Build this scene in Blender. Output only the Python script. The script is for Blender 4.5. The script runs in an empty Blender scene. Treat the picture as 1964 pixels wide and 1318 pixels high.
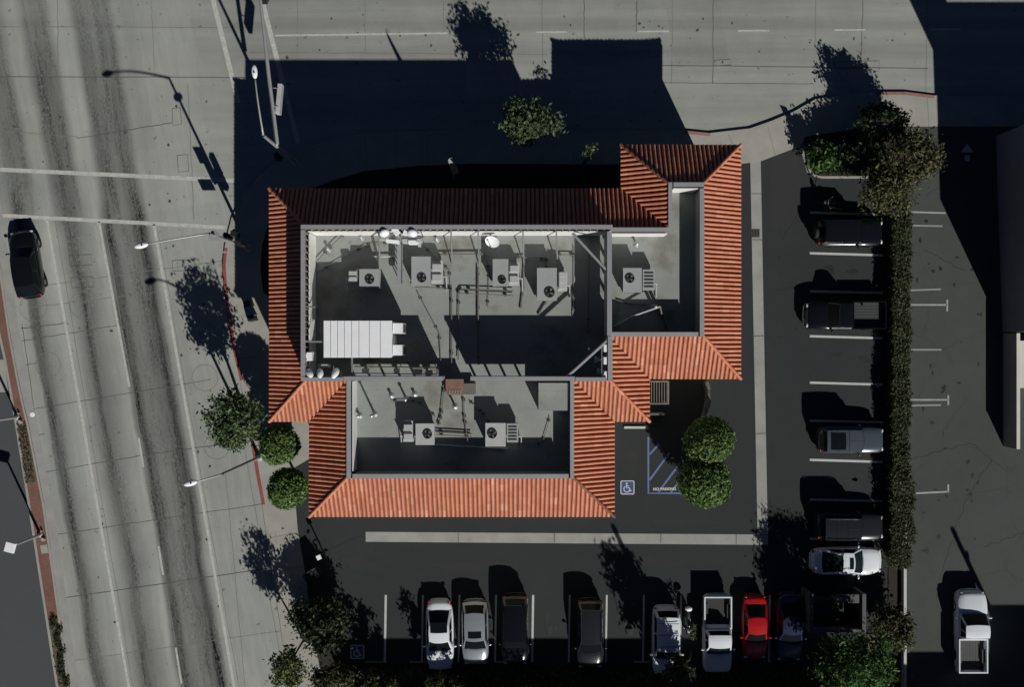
import bpy, bmesh, math, random
from mathutils import Vector, Matrix
R = random.Random(7)
rad = math.radians
sc = bpy.context.scene
COL = sc.collection

# ------------------------------------------------------------------ camera, sky, sun, exposure
H = 64.0            # camera height (m)
S = 29.0            # ground scale of the photograph (px per m)
cam = bpy.data.cameras.new("camera")
cam.sensor_width = 36.0
cam.lens = 36.0 * H / (1964 / S)
cam.clip_end = 2000
camo = bpy.data.objects.new("camera", cam)
camo.location = (0, 0, H)
COL.objects.link(camo)
sc.camera = camo

EL, AZ = rad(34.3), rad(154.8)
world = bpy.data.worlds.new("World"); sc.world = world
world.use_nodes = True
wn = world.node_tree
sky = wn.nodes.new("ShaderNodeTexSky"); sky.sky_type = 'NISHITA'; sky.sun_disc = False
sky.sun_elevation = EL; sky.sun_rotation = AZ
sky.air_density = 0.24; sky.dust_density = 0.2; sky.ozone_density = 6.0
wn.links.new(sky.outputs[0], wn.nodes["Background"].inputs[0])
wn.nodes["Background"].inputs[1].default_value = 0.05
sun = bpy.data.lights.new("sun", 'SUN'); sun.energy = 5.0; sun.angle = rad(0.5); sun.color = (1.0, 0.975, 0.92)
suno = bpy.data.objects.new("sun", sun); COL.objects.link(suno)
tosun = Vector((math.sin(AZ) * math.cos(EL), math.cos(AZ) * math.cos(EL), math.sin(EL)))
suno.rotation_euler = tosun.to_track_quat('Z', 'Y').to_euler()
suno.location = (30, -60, 60)
sc.view_settings.view_transform = 'Standard'
sc.view_settings.look = 'None'
sc.view_settings.gamma = 1.0
sc.view_settings.exposure = -0.35

# ------------------------------------------------------------------ helpers
def G(px, py, h=0.0):
    """photo pixel seen at height h -> world x, y in metres"""
    k = (1 - h / H) / S
    return ((px - 982) * k, (659 - py) * k)

def G3(px, py, h=0.0):
    x, y = G(px, py, h); return Vector((x, y, h))

def w2(x, y):      # plan coordinates of the building in ground px -> metres
    return (x / S, y / S)

class MB:
    def __init__(s): s.v = []; s.f = []; s.uv = None
    def add(s, vs, fs):
        o = len(s.v); s.v += [tuple(v) for v in vs]
        s.f += [tuple(i + o for i in f) for f in fs]
    def quad(s, a, b, c, d): s.add([a, b, c, d], [(0, 1, 2, 3)])
    def box(s, x0, y0, z0, x1, y1, z1):
        if x0 > x1: x0, x1 = x1, x0
        if y0 > y1: y0, y1 = y1, y0
        s.add([(x0,y0,z0),(x1,y0,z0),(x1,y1,z0),(x0,y1,z0),(x0,y0,z1),(x1,y0,z1),(x1,y1,z1),(x0,y1,z1)],
              [(3,2,1,0),(4,5,6,7),(0,1,5,4),(1,2,6,5),(2,3,7,6),(3,0,4,7)])
    def cbox(s, c, size, rz=0.0):
        """chamfered-top box centred in plan at c with base at c.z"""
        hx, hy, hz = size[0]/2, size[1]/2, size[2]
        ch = min(hx, hy, hz) * 0.12
        ca, sa = math.cos(rz), math.sin(rz)
        pts = []
        for z, i in ((0, 0), (hz - ch, 0), (hz, ch)):
            for x, y in ((-hx+i, -hy+i), (hx-i, -hy+i), (hx-i, hy-i), (-hx+i, hy-i)):
                pts.append((c[0] + x*ca - y*sa, c[1] + x*sa + y*ca, c[2] + z))
        fs = [(3,2,1,0), (8,9,10,11)]
        for r in (0, 4):
            for k in range(4):
                fs.append((r+k, r+(k+1)%4, r+4+(k+1)%4, r+4+k))
        s.add(pts, fs)
    def prism(s, poly, z0, z1):
        """poly: list of (x,y) metres, any winding"""
        a = sum(poly[i][0]*poly[(i+1)%len(poly)][1]-poly[(i+1)%len(poly)][0]*poly[i][1] for i in range(len(poly)))
        if a < 0: poly = poly[::-1]
        n = len(poly)
        vs = [(x,y,z1) for x,y in poly] + [(x,y,z0) for x,y in poly]
        s.add(vs, [tuple(range(n))] + [tuple(range(2*n-1, n-1, -1))] + [(n+i, n+(i+1)%n, (i+1)%n, i) for i in range(n)])
    def tube(s, pts, radii, n=8, caps=True):
        pts = [Vector(p) for p in pts]
        if not isinstance(radii, (list, tuple)): radii = [radii]*len(pts)
        o = len(s.v); rings = []
        for i, p in enumerate(pts):
            d = (pts[min(i+1, len(pts)-1)] - pts[max(i-1, 0)]).normalized()
            u = d.cross(Vector((0,0,1)))
            if u.length < 1e-3: u = Vector((1,0,0))
            u.normalize(); v = d.cross(u)
            rings.append([p + (u*math.cos(2*math.pi*k/n) + v*math.sin(2*math.pi*k/n))*radii[i] for k in range(n)])
        vs = [q for r in rings for q in r]
        fs = []
        for i in range(len(pts)-1):
            for k in range(n):
                fs.append((i*n+k, (i+1)*n+k, (i+1)*n+(k+1)%n, i*n+(k+1)%n))
        if caps:
            fs.append(tuple(range(n))); fs.append(tuple(range(len(pts)*n-1, (len(pts)-1)*n-1, -1)))
        s.add(vs, fs)
    def cyl(s, c, r, z0, z1, n=20, r1=None):
        r1 = r if r1 is None else r1
        vs = [(c[0]+r*math.cos(2*math.pi*k/n), c[1]+r*math.sin(2*math.pi*k/n), z0) for k in range(n)]
        vs += [(c[0]+r1*math.cos(2*math.pi*k/n), c[1]+r1*math.sin(2*math.pi*k/n), z1) for k in range(n)]
        s.add(vs, [tuple(range(n-1,-1,-1)), tuple(range(n,2*n))] + [(k,(k+1)%n,n+(k+1)%n,n+k) for k in range(n)])
    def lathe(s, c, prof, n=20):
        vs = []; m = len(prof)
        for k in range(n):
            a = 2*math.pi*k/n
            for r, z in prof: vs.append((c[0]+r*math.cos(a), c[1]+r*math.sin(a), c[2]+z))
        fs = [(k*m+j, ((k+1)%n)*m+j, ((k+1)%n)*m+j+1, k*m+j+1) for k in range(n) for j in range(m-1)]
        s.add(vs, fs)
    def ell(s, c, r, n=12, m=8, tilt=None):
        vs = []; 
        for j in range(m+1):
            t = math.pi*j/m
            for k in range(n):
                a = 2*math.pi*k/n
                p = Vector((r[0]*math.sin(t)*math.cos(a), r[1]*math.sin(t)*math.sin(a), r[2]*math.cos(t)))
                if tilt is not None: p = tilt @ p
                vs.append(Vector(c)+p)
        s.add(vs, [(j*n+k, (j+1)*n+k, (j+1)*n+(k+1)%n, j*n+(k+1)%n) for j in range(m) for k in range(n)])
    def ribbon(s, pts, w, z):
        """flat strip along a list of (x,y)"""
        L, Rr = [], []
        for i, p in enumerate(pts):
            a = Vector(pts[max(i-1,0)]); b = Vector(pts[min(i+1,len(pts)-1)])
            d = (b-a).normalized(); nrm = Vector((-d.y, d.x))
            L.append((p[0]+nrm.x*w/2, p[1]+nrm.y*w/2, z)); Rr.append((p[0]-nrm.x*w/2, p[1]-nrm.y*w/2, z))
        for i in range(len(pts)-1): s.quad(L[i+1], L[i], Rr[i], Rr[i+1])
    def patch(s, A, B, rows, u0=0, u1=1, v0=0, v1=1, off=0.0, core=None):
        """ruled patch between polylines A and B (same length), optionally inset and pushed along its normal"""
        def samp(P, u):
            t = u*(len(P)-1); i = min(int(t), len(P)-2); return P[i].lerp(P[i+1], t-i)
        nu = len(A)
        g = []
        for j in range(rows+1):
            v = v0+(v1-v0)*j/rows
            row = []
            for i in range(nu):
                u = u0+(u1-u0)*i/(nu-1)
                row.append(samp(A, u).lerp(samp(B, u), v))
            g.append(row)
        if off:
            n = Vector((0,0,0))
            for j in range(rows):
                for i in range(nu-1):
                    n += (g[j][i+1]-g[j][i]).cross(g[j+1][i]-g[j][i])
            n.normalize()
            if core is not None and n.dot(g[rows//2][nu//2]-core) < 0: n = -n
            g = [[p+n*off for p in r] for r in g]
        s.add([p for r in g for p in r], [(j*nu+i, j*nu+i+1, (j+1)*nu+i+1, (j+1)*nu+i) for j in range(rows) for i in range(nu-1)])
    def build(s, name, mat, parent=None, loc=None, smooth=False, tri=False, uv=None):
        me = bpy.data.meshes.new(name)
        me.from_pydata([tuple(v) for v in s.v], [], s.f)
        if uv:
            l = me.uv_layers.new(name="uv")
            for p in me.polygons:
                for li in p.loop_indices: l.data[li].uv = uv[me.loops[li].vertex_index]
        if tri:
            bm = bmesh.new(); bm.from_mesh(me)
            bmesh.ops.triangulate(bm, faces=[f for f in bm.faces if len(f.verts) > 4])
            bm.to_mesh(me); bm.free()
        me.materials.append(mat)
        if smooth:
            me.shade_smooth() if smooth is True else me.set_sharp_from_angle(angle=rad(smooth))
            if smooth is not True:
                me.shade_smooth(); me.set_sharp_from_angle(angle=rad(smooth))
        me.update()
        o = bpy.data.objects.new(name, me); COL.objects.link(o)
        if parent is not None: o.parent = parent
        if loc is not None: o.location = loc
        return o

def tag(o, label=None, cat=None, group=None, kind=None):
    if label: o["label"] = label
    if cat: o["category"] = cat
    if group: o["group"] = group
    if kind: o["kind"] = kind
    return o

def empty(name, loc=(0,0,0), rz=0.0):
    o = bpy.data.objects.new(name, None); o.location = loc; o.rotation_euler = (0,0,rz); o.empty_display_size = .3
    COL.objects.link(o); return o

def thing(name, label, cat, loc=(0,0,0), rz=0.0, group=None):
    return tag(empty(name, loc, rz), label, cat, group)

def struct(o): o["kind"] = "structure"; return o

# ------------------------------------------------------------------ materials
def newmat(name):
    m = bpy.data.materials.new(name); m.use_nodes = True
    nt = m.node_tree; return m, nt, nt.nodes["Principled BSDF"]

def nd(nt, t, **kw):
    n = nt.nodes.new(t)
    for k, v in kw.items(): setattr(n, k, v)
    return n

def mth(nt, op, a, b=None, c=None, clamp=False):
    n = nd(nt, "ShaderNodeMath", operation=op, use_clamp=clamp)
    for i, x in enumerate((a, b, c)):
        if x is None: continue
        if isinstance(x, (int, float)): n.inputs[i].default_value = x
        else: nt.links.new(x, n.inputs[i])
    return n.outputs[0]

def noise(nt, vec, scale, detail=4, rough=.55):
    n = nd(nt, "ShaderNodeTexNoise"); n.inputs["Scale"].default_value = scale
    n.inputs["Detail"].default_value = detail; n.inputs["Roughness"].default_value = rough
    if vec is not None: nt.links.new(vec, n.inputs["Vector"])
    return n.outputs["Fac"]

def ramp(nt, fac, stops, interp='LINEAR'):
    r = nd(nt, "ShaderNodeValToRGB"); cr = r.color_ramp; cr.interpolation = interp
    while len(cr.elements) < len(stops): cr.elements.new(0.5)
    for e, (p, c) in zip(cr.elements, stops):
        e.position = p; e.color = (c, c, c, 1) if isinstance(c, (int, float)) else (*c, 1)
    nt.links.new(fac, r.inputs[0]); return r.outputs[0]

def mulcol(nt, col, fac):
    """colour (tuple or socket) times a grey factor socket"""
    n = nd(nt, "ShaderNodeVectorMath", operation='SCALE')
    if isinstance(col, tuple): n.inputs[0].default_value = col
    else: nt.links.new(col, n.inputs[0])
    nt.links.new(fac, n.inputs["Scale"]); return n.outputs[0]

def mixc(nt, fac, a, b):
    n = nd(nt, "ShaderNodeMix", data_type='RGBA')
    if isinstance(fac, (int, float)): n.inputs[0].default_value = fac
    else: nt.links.new(fac, n.inputs[0])
    for i, c in ((6, a), (7, b)):
        if isinstance(c, tuple): n.inputs[i].default_value = (*c, 1)
        else: nt.links.new(c, n.inputs[i])
    return n.outputs[2]

def bumpn(nt, b, h, strength=.3, dist=.02):
    n = nd(nt, "ShaderNodeBump"); n.inputs["Strength"].default_value = strength; n.inputs["Distance"].default_value = dist
    nt.links.new(h, n.inputs["Height"]); nt.links.new(n.outputs[0], b.inputs["Normal"])

def M(name, col, rough=.8, var=.15, scale=1.5, fine=18, metal=0, coat=0, bump=0, spec=.5):
    m, nt, b = newmat(name)
    tc = nd(nt, "ShaderNodeTexCoord").outputs["Object"]
    n1 = noise(nt, tc, scale, 5); n2 = noise(nt, tc, fine, 3)
    f = mth(nt, 'ADD', mth(nt, 'MULTIPLY', n1, .65), mth(nt, 'MULTIPLY', n2, .35))
    f = mth(nt, 'MULTIPLY_ADD', f, 4*var, 1-2*var)
    nt.links.new(mulcol(nt, col, f), b.inputs["Base Color"])
    b.inputs["Roughness"].default_value = rough; b.inputs["Metallic"].default_value = metal
    b.inputs["Coat Weight"].default_value = coat; b.inputs["Coat Roughness"].default_value = .06
    b.inputs["Specular IOR Level"].default_value = spec
    if bump: bumpn(nt, b, n2, bump)
    return m

def asphalt(name, col, var=.25, patchy=.5, tint=(1,1,1), cracks=False):
    m, nt, b = newmat(name)
    tc = nd(nt, "ShaderNodeTexCoord").outputs["Object"]
    big = noise(nt, tc, .12, 5, .6); mid = noise(nt, tc, .9, 5, .65); fine = noise(nt, tc, 22, 4, .8)
    f = mth(nt, 'ADD', mth(nt, 'ADD', mth(nt, 'MULTIPLY', big, .5), mth(nt, 'MULTIPLY', mid, .25)), mth(nt, 'MULTIPLY', fine, .25))
    f = mth(nt, 'MULTIPLY_ADD', f, 4*var, 1-2*var)
    c = mulcol(nt, col, f)
    spots = ramp(nt, noise(nt, tc, 1.7, 2), [(.0, 0.0), (.66, 0.0), (.74, 1.0)])
    c = mixc(nt, mth(nt, 'MULTIPLY', spots, .25*patchy), c, tuple(x*.45 for x in col))
    if cracks:
        vo = nd(nt, "ShaderNodeTexVoronoi", feature='DISTANCE_TO_EDGE'); vo.inputs["Scale"].default_value = .22
        wv = nd(nt, "ShaderNodeVectorMath", operation='ADD'); nt.links.new(tc, wv.inputs[0])
        nn = nd(nt, "ShaderNodeTexNoise"); nn.inputs["Scale"].default_value = .8; nt.links.new(tc, nn.inputs["Vector"]); nt.links.new(nn.outputs["Color"], wv.inputs[1])
        nt.links.new(wv.outputs[0], vo.inputs["Vector"])
        cm = ramp(nt, vo.outputs["Distance"], [(0, 1.0), (.008, .5), (.018, 0.0)])
        keep = ramp(nt, noise(nt, tc, .3, 2), [(.45, 0.0), (.6, 1.0)])
        c = mixc(nt, mth(nt, 'MULTIPLY', mth(nt, 'MULTIPLY', cm, keep), .32), c, tuple(x*.45 for x in col))
    nt.links.new(c, b.inputs["Base Color"]); b.inputs["Roughness"].default_value = .9
    b.inputs["Specular IOR Level"].default_value = .25
    bumpn(nt, b, fine, .5, .01)
    return m

def road_material():
    m, nt, b = newmat("worn_concrete_road")
    tc = nd(nt, "ShaderNodeTexCoord").outputs["Object"]
    sep = nd(nt, "ShaderNodeSeparateXYZ"); nt.links.new(tc, sep.inputs[0])
    X, Y = sep.outputs[0], sep.outputs[1]
    # along-lane coordinate of the avenue
    wob = mth(nt, 'MULTIPLY_ADD', noise(nt, tc, .12, 3), .9, -.45)
    U = mth(nt, 'ADD', mth(nt, 'MULTIPLY_ADD', Y, .175, X), wob)
    upx = mth(nt, 'MULTIPLY_ADD', U, S, 866.7)
    tu = mth(nt, 'MULTIPLY_ADD', upx, 1/550, 150/550, clamp=True)
    def st(lst, lo, span): return [((u-lo)/span, v) for u, v in lst]
    r1 = ramp(nt, tu, st([(-150,.9),(-70,1.1),(-52,1.0),(-46,.70),(-38,.52),(-30,.72),(-20,.92),(0,1.06),(14,1.18),(34,1.0),(50,.78),(58,.60),(68,.78),(80,.90),(96,1.02),(112,1.18),(120,.80),(127,.50),(134,.58),(146,.80),(160,.84),(174,.72),(186,.62),(195,.40),(202,.70),(210,1.02),(219,1.14),(232,1.04),(262,1.10),(400,1.12)], -150, 550))
    r2 = ramp(nt, tu, st([(-150,.8),(-90,.75),(-60,.95),(-40,.75),(-10,.78),(6,1.06),(24,1.1),(40,.74),(60,.64),(80,.74),(98,1.16),(122,1.18),(138,.72),(150,.66),(168,.8),(186,.66),(200,.72),(215,1.02),(232,.96),(260,1.04),(300,1.1),(400,1.12)], -150, 550))
    # stretched wear so that the tracks break up along their length
    def stretch(a, bb, sc_, sx, sy):
        cb = nd(nt, "ShaderNodeCombineXYZ")
        nt.links.new(mth(nt, 'MULTIPLY', a, sx), cb.inputs[0]); nt.links.new(mth(nt, 'MULTIPLY', bb, sy), cb.inputs[1])
        return noise(nt, cb.outputs[0], sc_, 6, .7)
    s1 = stretch(U, Y, 1.0, 2.2, .16); s2 = stretch(U, Y, 1.0, 9.0, 1.1)
    py = mth(nt, 'MULTIPLY_ADD', Y, -S, 659)
    below = ramp(nt, mth(nt, 'MULTIPLY', py, 1/1318, clamp=True), [(.27, 0.0), (.35, 1.0)])
    av = mixc(nt, below, r2, r1)
    avg = nd(nt, "ShaderNodeSeparateColor"); nt.links.new(av, avg.inputs[0]); av = avg.outputs[0]
    av = mth(nt, 'POWER', av, 1.4)
    # rough wheel-worn aggregate in the dark tracks
    spk = ramp(nt, stretch(U, Y, 1.0, 9.0, 4.2), [(.40, 0.0), (.52, 1.0)])
    rough_zone = ramp(nt, s1, [(.42, 0.0), (.62, 1.0)])
    dark = mth(nt, 'SUBTRACT', 1.0, av, clamp=True)
    av = mth(nt, 'MULTIPLY', av, mth(nt, 'SUBTRACT', 1.0, mth(nt, 'MULTIPLY', mth(nt, 'MULTIPLY', dark, spk), mth(nt, 'MULTIPLY', rough_zone, 1.7))))
    av = mth(nt, 'MULTIPLY', av, mth(nt, 'MULTIPLY_ADD', s1, .5, .75))
    av = mth(nt, 'MULTIPLY', av, mth(nt, 'MULTIPLY_ADD', s2, .22, .89))
    # cross street: soft bands along X
    pw = mth(nt, 'ADD', py, mth(nt, 'MULTIPLY_ADD', noise(nt, tc, .1, 3), 24, -12))
    hb = ramp(nt, mth(nt, 'MULTIPLY_ADD', pw, 1/400, .25, clamp=True), [((y+100)/400, v) for y, v in [(-100,.9),(-40,.8),(-5,.86),(14,.98),(28,1.02),(42,.84),(52,.86),(62,1.06),(80,.98),(98,.88),(114,.96),(130,1.04),(160,1.08),(205,.96),(225,.98),(250,1.08),(300,1.0)]])
    h1 = stretch(X, Y, 1.0, .12, 1.9)
    hb = mth(nt, 'MULTIPLY', hb, mth(nt, 'MULTIPLY_ADD', h1, .5, .75))
    px = mth(nt, 'MULTIPLY_ADD', X, S, 982)
    east = ramp(nt, mth(nt, 'MULTIPLY_ADD', px, 1/1000, 0, clamp=True), [(.30, 0.0), (.47, 1.0)])
    north = ramp(nt, mth(nt, 'MULTIPLY_ADD', py, 1/400, .25, clamp=True), [(.30, .85), (.62, .05)])
    w = mth(nt, 'MAXIMUM', mth(nt, 'MULTIPLY', east, 1.0), mth(nt, 'MULTIPLY', north, .45))
    notsouth = ramp(nt, mth(nt, 'MULTIPLY', py, 1/1318, clamp=True), [(.24, 1.0), (.30, 0.0)])
    w = mth(nt, 'MULTIPLY', w, notsouth)
    inv = mth(nt, 'SUBTRACT', 1.0, w)
    f = mth(nt, 'ADD', mth(nt, 'MULTIPLY', av, inv), mth(nt, 'MULTIPLY', hb, w))
    big = noise(nt, tc, .07, 4); fine = noise(nt, tc, 14, 4, .75); mid = noise(nt, tc, .6, 5, .6)
    f = mth(nt, 'MULTIPLY', f, mth(nt, 'MULTIPLY_ADD', big, .5, .75))
    f = mth(nt, 'MULTIPLY', f, mth(nt, 'MULTIPLY_ADD', fine, .28, .86))
    f = mth(nt, 'MULTIPLY', f, mth(nt, 'MULTIPLY_ADD', mid, .3, .85))
    spots = ramp(nt, noise(nt, tc, 2.6, 1), [(.70, 1.0), (.76, .62)])
    f = mth(nt, 'MULTIPLY', f, spots)
    # each slab of the pour has a tone of its own
    cb = nd(nt, "ShaderNodeCombineXYZ")
    nt.links.new(mth(nt, 'FLOOR', mth(nt, 'MULTIPLY', U, 1/3.53)), cb.inputs[0])
    nt.links.new(mth(nt, 'FLOOR', mth(nt, 'MULTIPLY', mth(nt, 'MULTIPLY_ADD', X, -.155, Y), 1/4.14)), cb.inputs[1])
    wn_ = nd(nt, "ShaderNodeTexWhiteNoise", noise_dimensions='2D'); nt.links.new(cb.outputs[0], wn_.inputs[0])
    f = mth(nt, 'MULTIPLY', f, mth(nt, 'MULTIPLY_ADD', wn_.outputs[0], .10, .95))
    col = mixc(nt, noise(nt, tc, .16, 3), (.300, .300, .268), (.282, .300, .288))
    nt.links.new(mulcol(nt, col, f), b.inputs["Base Color"])
    b.inputs["Roughness"].default_value = .88; b.inputs["Specular IOR Level"].default_value = .3
    bumpn(nt, b, fine, .3, .01)
    return m

def tile_material():
    m, nt, b = newmat("terracotta_barrel_tile")
    uv = nd(nt, "ShaderNodeUVMap").outputs[0]
    sep = nd(nt, "ShaderNodeSeparateXYZ"); nt.links.new(uv, sep.inputs[0])
    cb = nd(nt, "ShaderNodeCombineXYZ")
    nt.links.new(mth(nt, 'FLOOR', sep.outputs[0]), cb.inputs[0]); nt.links.new(mth(nt, 'FLOOR', sep.outputs[1]), cb.inputs[1])
    wnn = nd(nt, "ShaderNodeTexWhiteNoise", noise_dimensions='3D'); nt.links.new(cb.outputs[0], wnn.inputs[0])
    tc = nd(nt, "ShaderNodeTexCoord").outputs["Object"]
    c = ramp(nt, wnn.outputs[0], [(0, (.50,.165,.085)), (.2, (.55,.20,.108)), (.8, (.575,.215,.118)), (.96, (.62,.25,.145)), (1, (.68,.32,.20))])
    f = mth(nt, 'MULTIPLY_ADD', noise(nt, tc, .5, 5, .65), .5, .76)
    c = mulcol(nt, c, f)
    # shade between the barrels, painted as a dark tone in the pans
    pan = mth(nt, 'ABSOLUTE', mth(nt, 'SUBTRACT', mth(nt, 'FRACT', sep.outputs[0]), .5))
    pan = ramp(nt, pan, [(.31, 0.0), (.38, 1.0)])
    c = mixc(nt, mth(nt, 'MULTIPLY', pan, .7), c, (.085, .026, .017))
    dirt = ramp(nt, noise(nt, tc, 3.0, 4, .7), [(.52, 0.0), (.72, 1.0)])
    c = mixc(nt, mth(nt, 'MULTIPLY', dirt, .22), c, (.16,.06,.04))
    nt.links.new(c, b.inputs["Base Color"]); b.inputs["Roughness"].default_value = .75
    bumpn(nt, b, noise(nt, tc, 30, 3), .25, .01)
    return m

def leafmat(name, dark, light, yellow=None, brown=0):
    m, nt, b = newmat(name)
    gi = nd(nt, "ShaderNodeNewGeometry").outputs["Random Per Island"]
    stops = [(0, dark), (.65, tuple((a+c)/2 for a, c in zip(dark, light))), (1, light)]
    if yellow: stops = [(0, dark), (.5, tuple((a+c)/2 for a, c in zip(dark, light))), (.85, light), (1, yellow)]
    c = ramp(nt, gi, stops)
    tc = nd(nt, "ShaderNodeTexCoord").outputs["Object"]
    c = mulcol(nt, c, mth(nt, 'MULTIPLY_ADD', noise(nt, tc, .8, 3), 1.2, .4))
    if brown:
        bz_ = ramp(nt, noise(nt, tc, .28, 4, .65), [(.42, 0.0), (.66, 1.0)])
        c = mixc(nt, mth(nt, 'MULTIPLY', bz_, brown), c, (.085,.068,.036))
    nt.links.new(c, b.inputs["Base Color"]); b.inputs["Roughness"].default_value = .6
    b.inputs["Specular IOR Level"].default_value = .3
    tr = nd(nt, "ShaderNodeBsdfTranslucent"); nt.links.new(c, tr.inputs[0])
    mx = nd(nt, "ShaderNodeMixShader"); mx.inputs[0].default_value = .25
    nt.links.new(b.outputs[0], mx.inputs[1]); nt.links.new(tr.outputs[0], mx.inputs[2])
    nt.links.new(mx.outputs[0], nt.nodes["Material Output"].inputs[0])
    return m

def deckmat():
    m, nt, b = newmat("weathered_roof_membrane")
    tc = nd(nt, "ShaderNodeTexCoord").outputs["Object"]
    f = mth(nt, 'MULTIPLY_ADD', noise(nt, tc, .45, 6, .65), .55, .72)
    f = mth(nt, 'MULTIPLY', f, mth(nt, 'MULTIPLY_ADD', noise(nt, tc, 9, 4, .7), .24, .88))
    c = mulcol(nt, (.262, .278, .262), f)
    st = ramp(nt, noise(nt, tc, .38, 4, .6), [(.54, 0.0), (.68, 1.0)])
    c = mixc(nt, mth(nt, 'MULTIPLY', st, .75), c, (.15, .135, .105))
    ds = ramp(nt, noise(nt, tc, 2.4, 2), [(.68, 0.0), (.78, 1.0)])
    c = mixc(nt, mth(nt, 'MULTIPLY', ds, .5), c, (.10, .10, .095))
    # faint lap seams every 1 m
    sep = nd(nt, "ShaderNodeSeparateXYZ"); nt.links.new(tc, sep.inputs[0])
    sm = mth(nt, 'ABSOLUTE', mth(nt, 'SUBTRACT', mth(nt, 'FRACT', mth(nt, 'MULTIPLY', sep.outputs[1], .9)), .5))
    sm = ramp(nt, sm, [(0, 1.0), (.018, 0.0)])
    c = mixc(nt, mth(nt, 'MULTIPLY', sm, .35), c, (.16,.155,.14))
    nt.links.new(c, b.inputs["Base Color"]); b.inputs["Roughness"].default_value = .8
    bumpn(nt, b, noise(nt, tc, 9, 4, .7), .25, .02)
    return m

def brickmat():
    m, nt, b = newmat("red_brick_paving")
    tc = nd(nt, "ShaderNodeTexCoord").outputs["Object"]
    br = nd(nt, "ShaderNodeTexBrick"); nt.links.new(tc, br.inputs[0])
    br.inputs["Color1"].default_value = (.165,.075,.056,1); br.inputs["Color2"].default_value = (.21,.105,.08,1); br.inputs["Mortar"].default_value = (.16,.11,.09,1)
    br.inputs["Scale"].default_value = 4.0; br.inputs["Mortar Size"].default_value = .012
    f = mth(nt, 'MULTIPLY_ADD', noise(nt, tc, .8, 4), .8, .6)
    nt.links.new(mulcol(nt, br.outputs[0], f), b.inputs["Base Color"]); b.inputs["Roughness"].default_value = .9
    return m

def paintmark(name, col, wear=.5):
    """road paint that has worn thin in places"""
    m, nt, b = newmat(name)
    tc = nd(nt, "ShaderNodeTexCoord").outputs["Object"]
    w = ramp(nt, noise(nt, tc, 3.2, 6, .75), [(.36, 1.0), (.62, 0.0)])
    w2_ = mth(nt, 'MULTIPLY', w, wear)
    c = mixc(nt, w2_, col, (.27,.27,.25))
    nt.links.new(c, b.inputs["Base Color"]); b.inputs["Roughness"].default_value = .7
    return m

def carpaint(name, col, metal=0.0, rough=.22):
    return M(name, col, rough=rough, var=.03, scale=2, fine=40, metal=metal, coat=.6, spec=.4)

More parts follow.
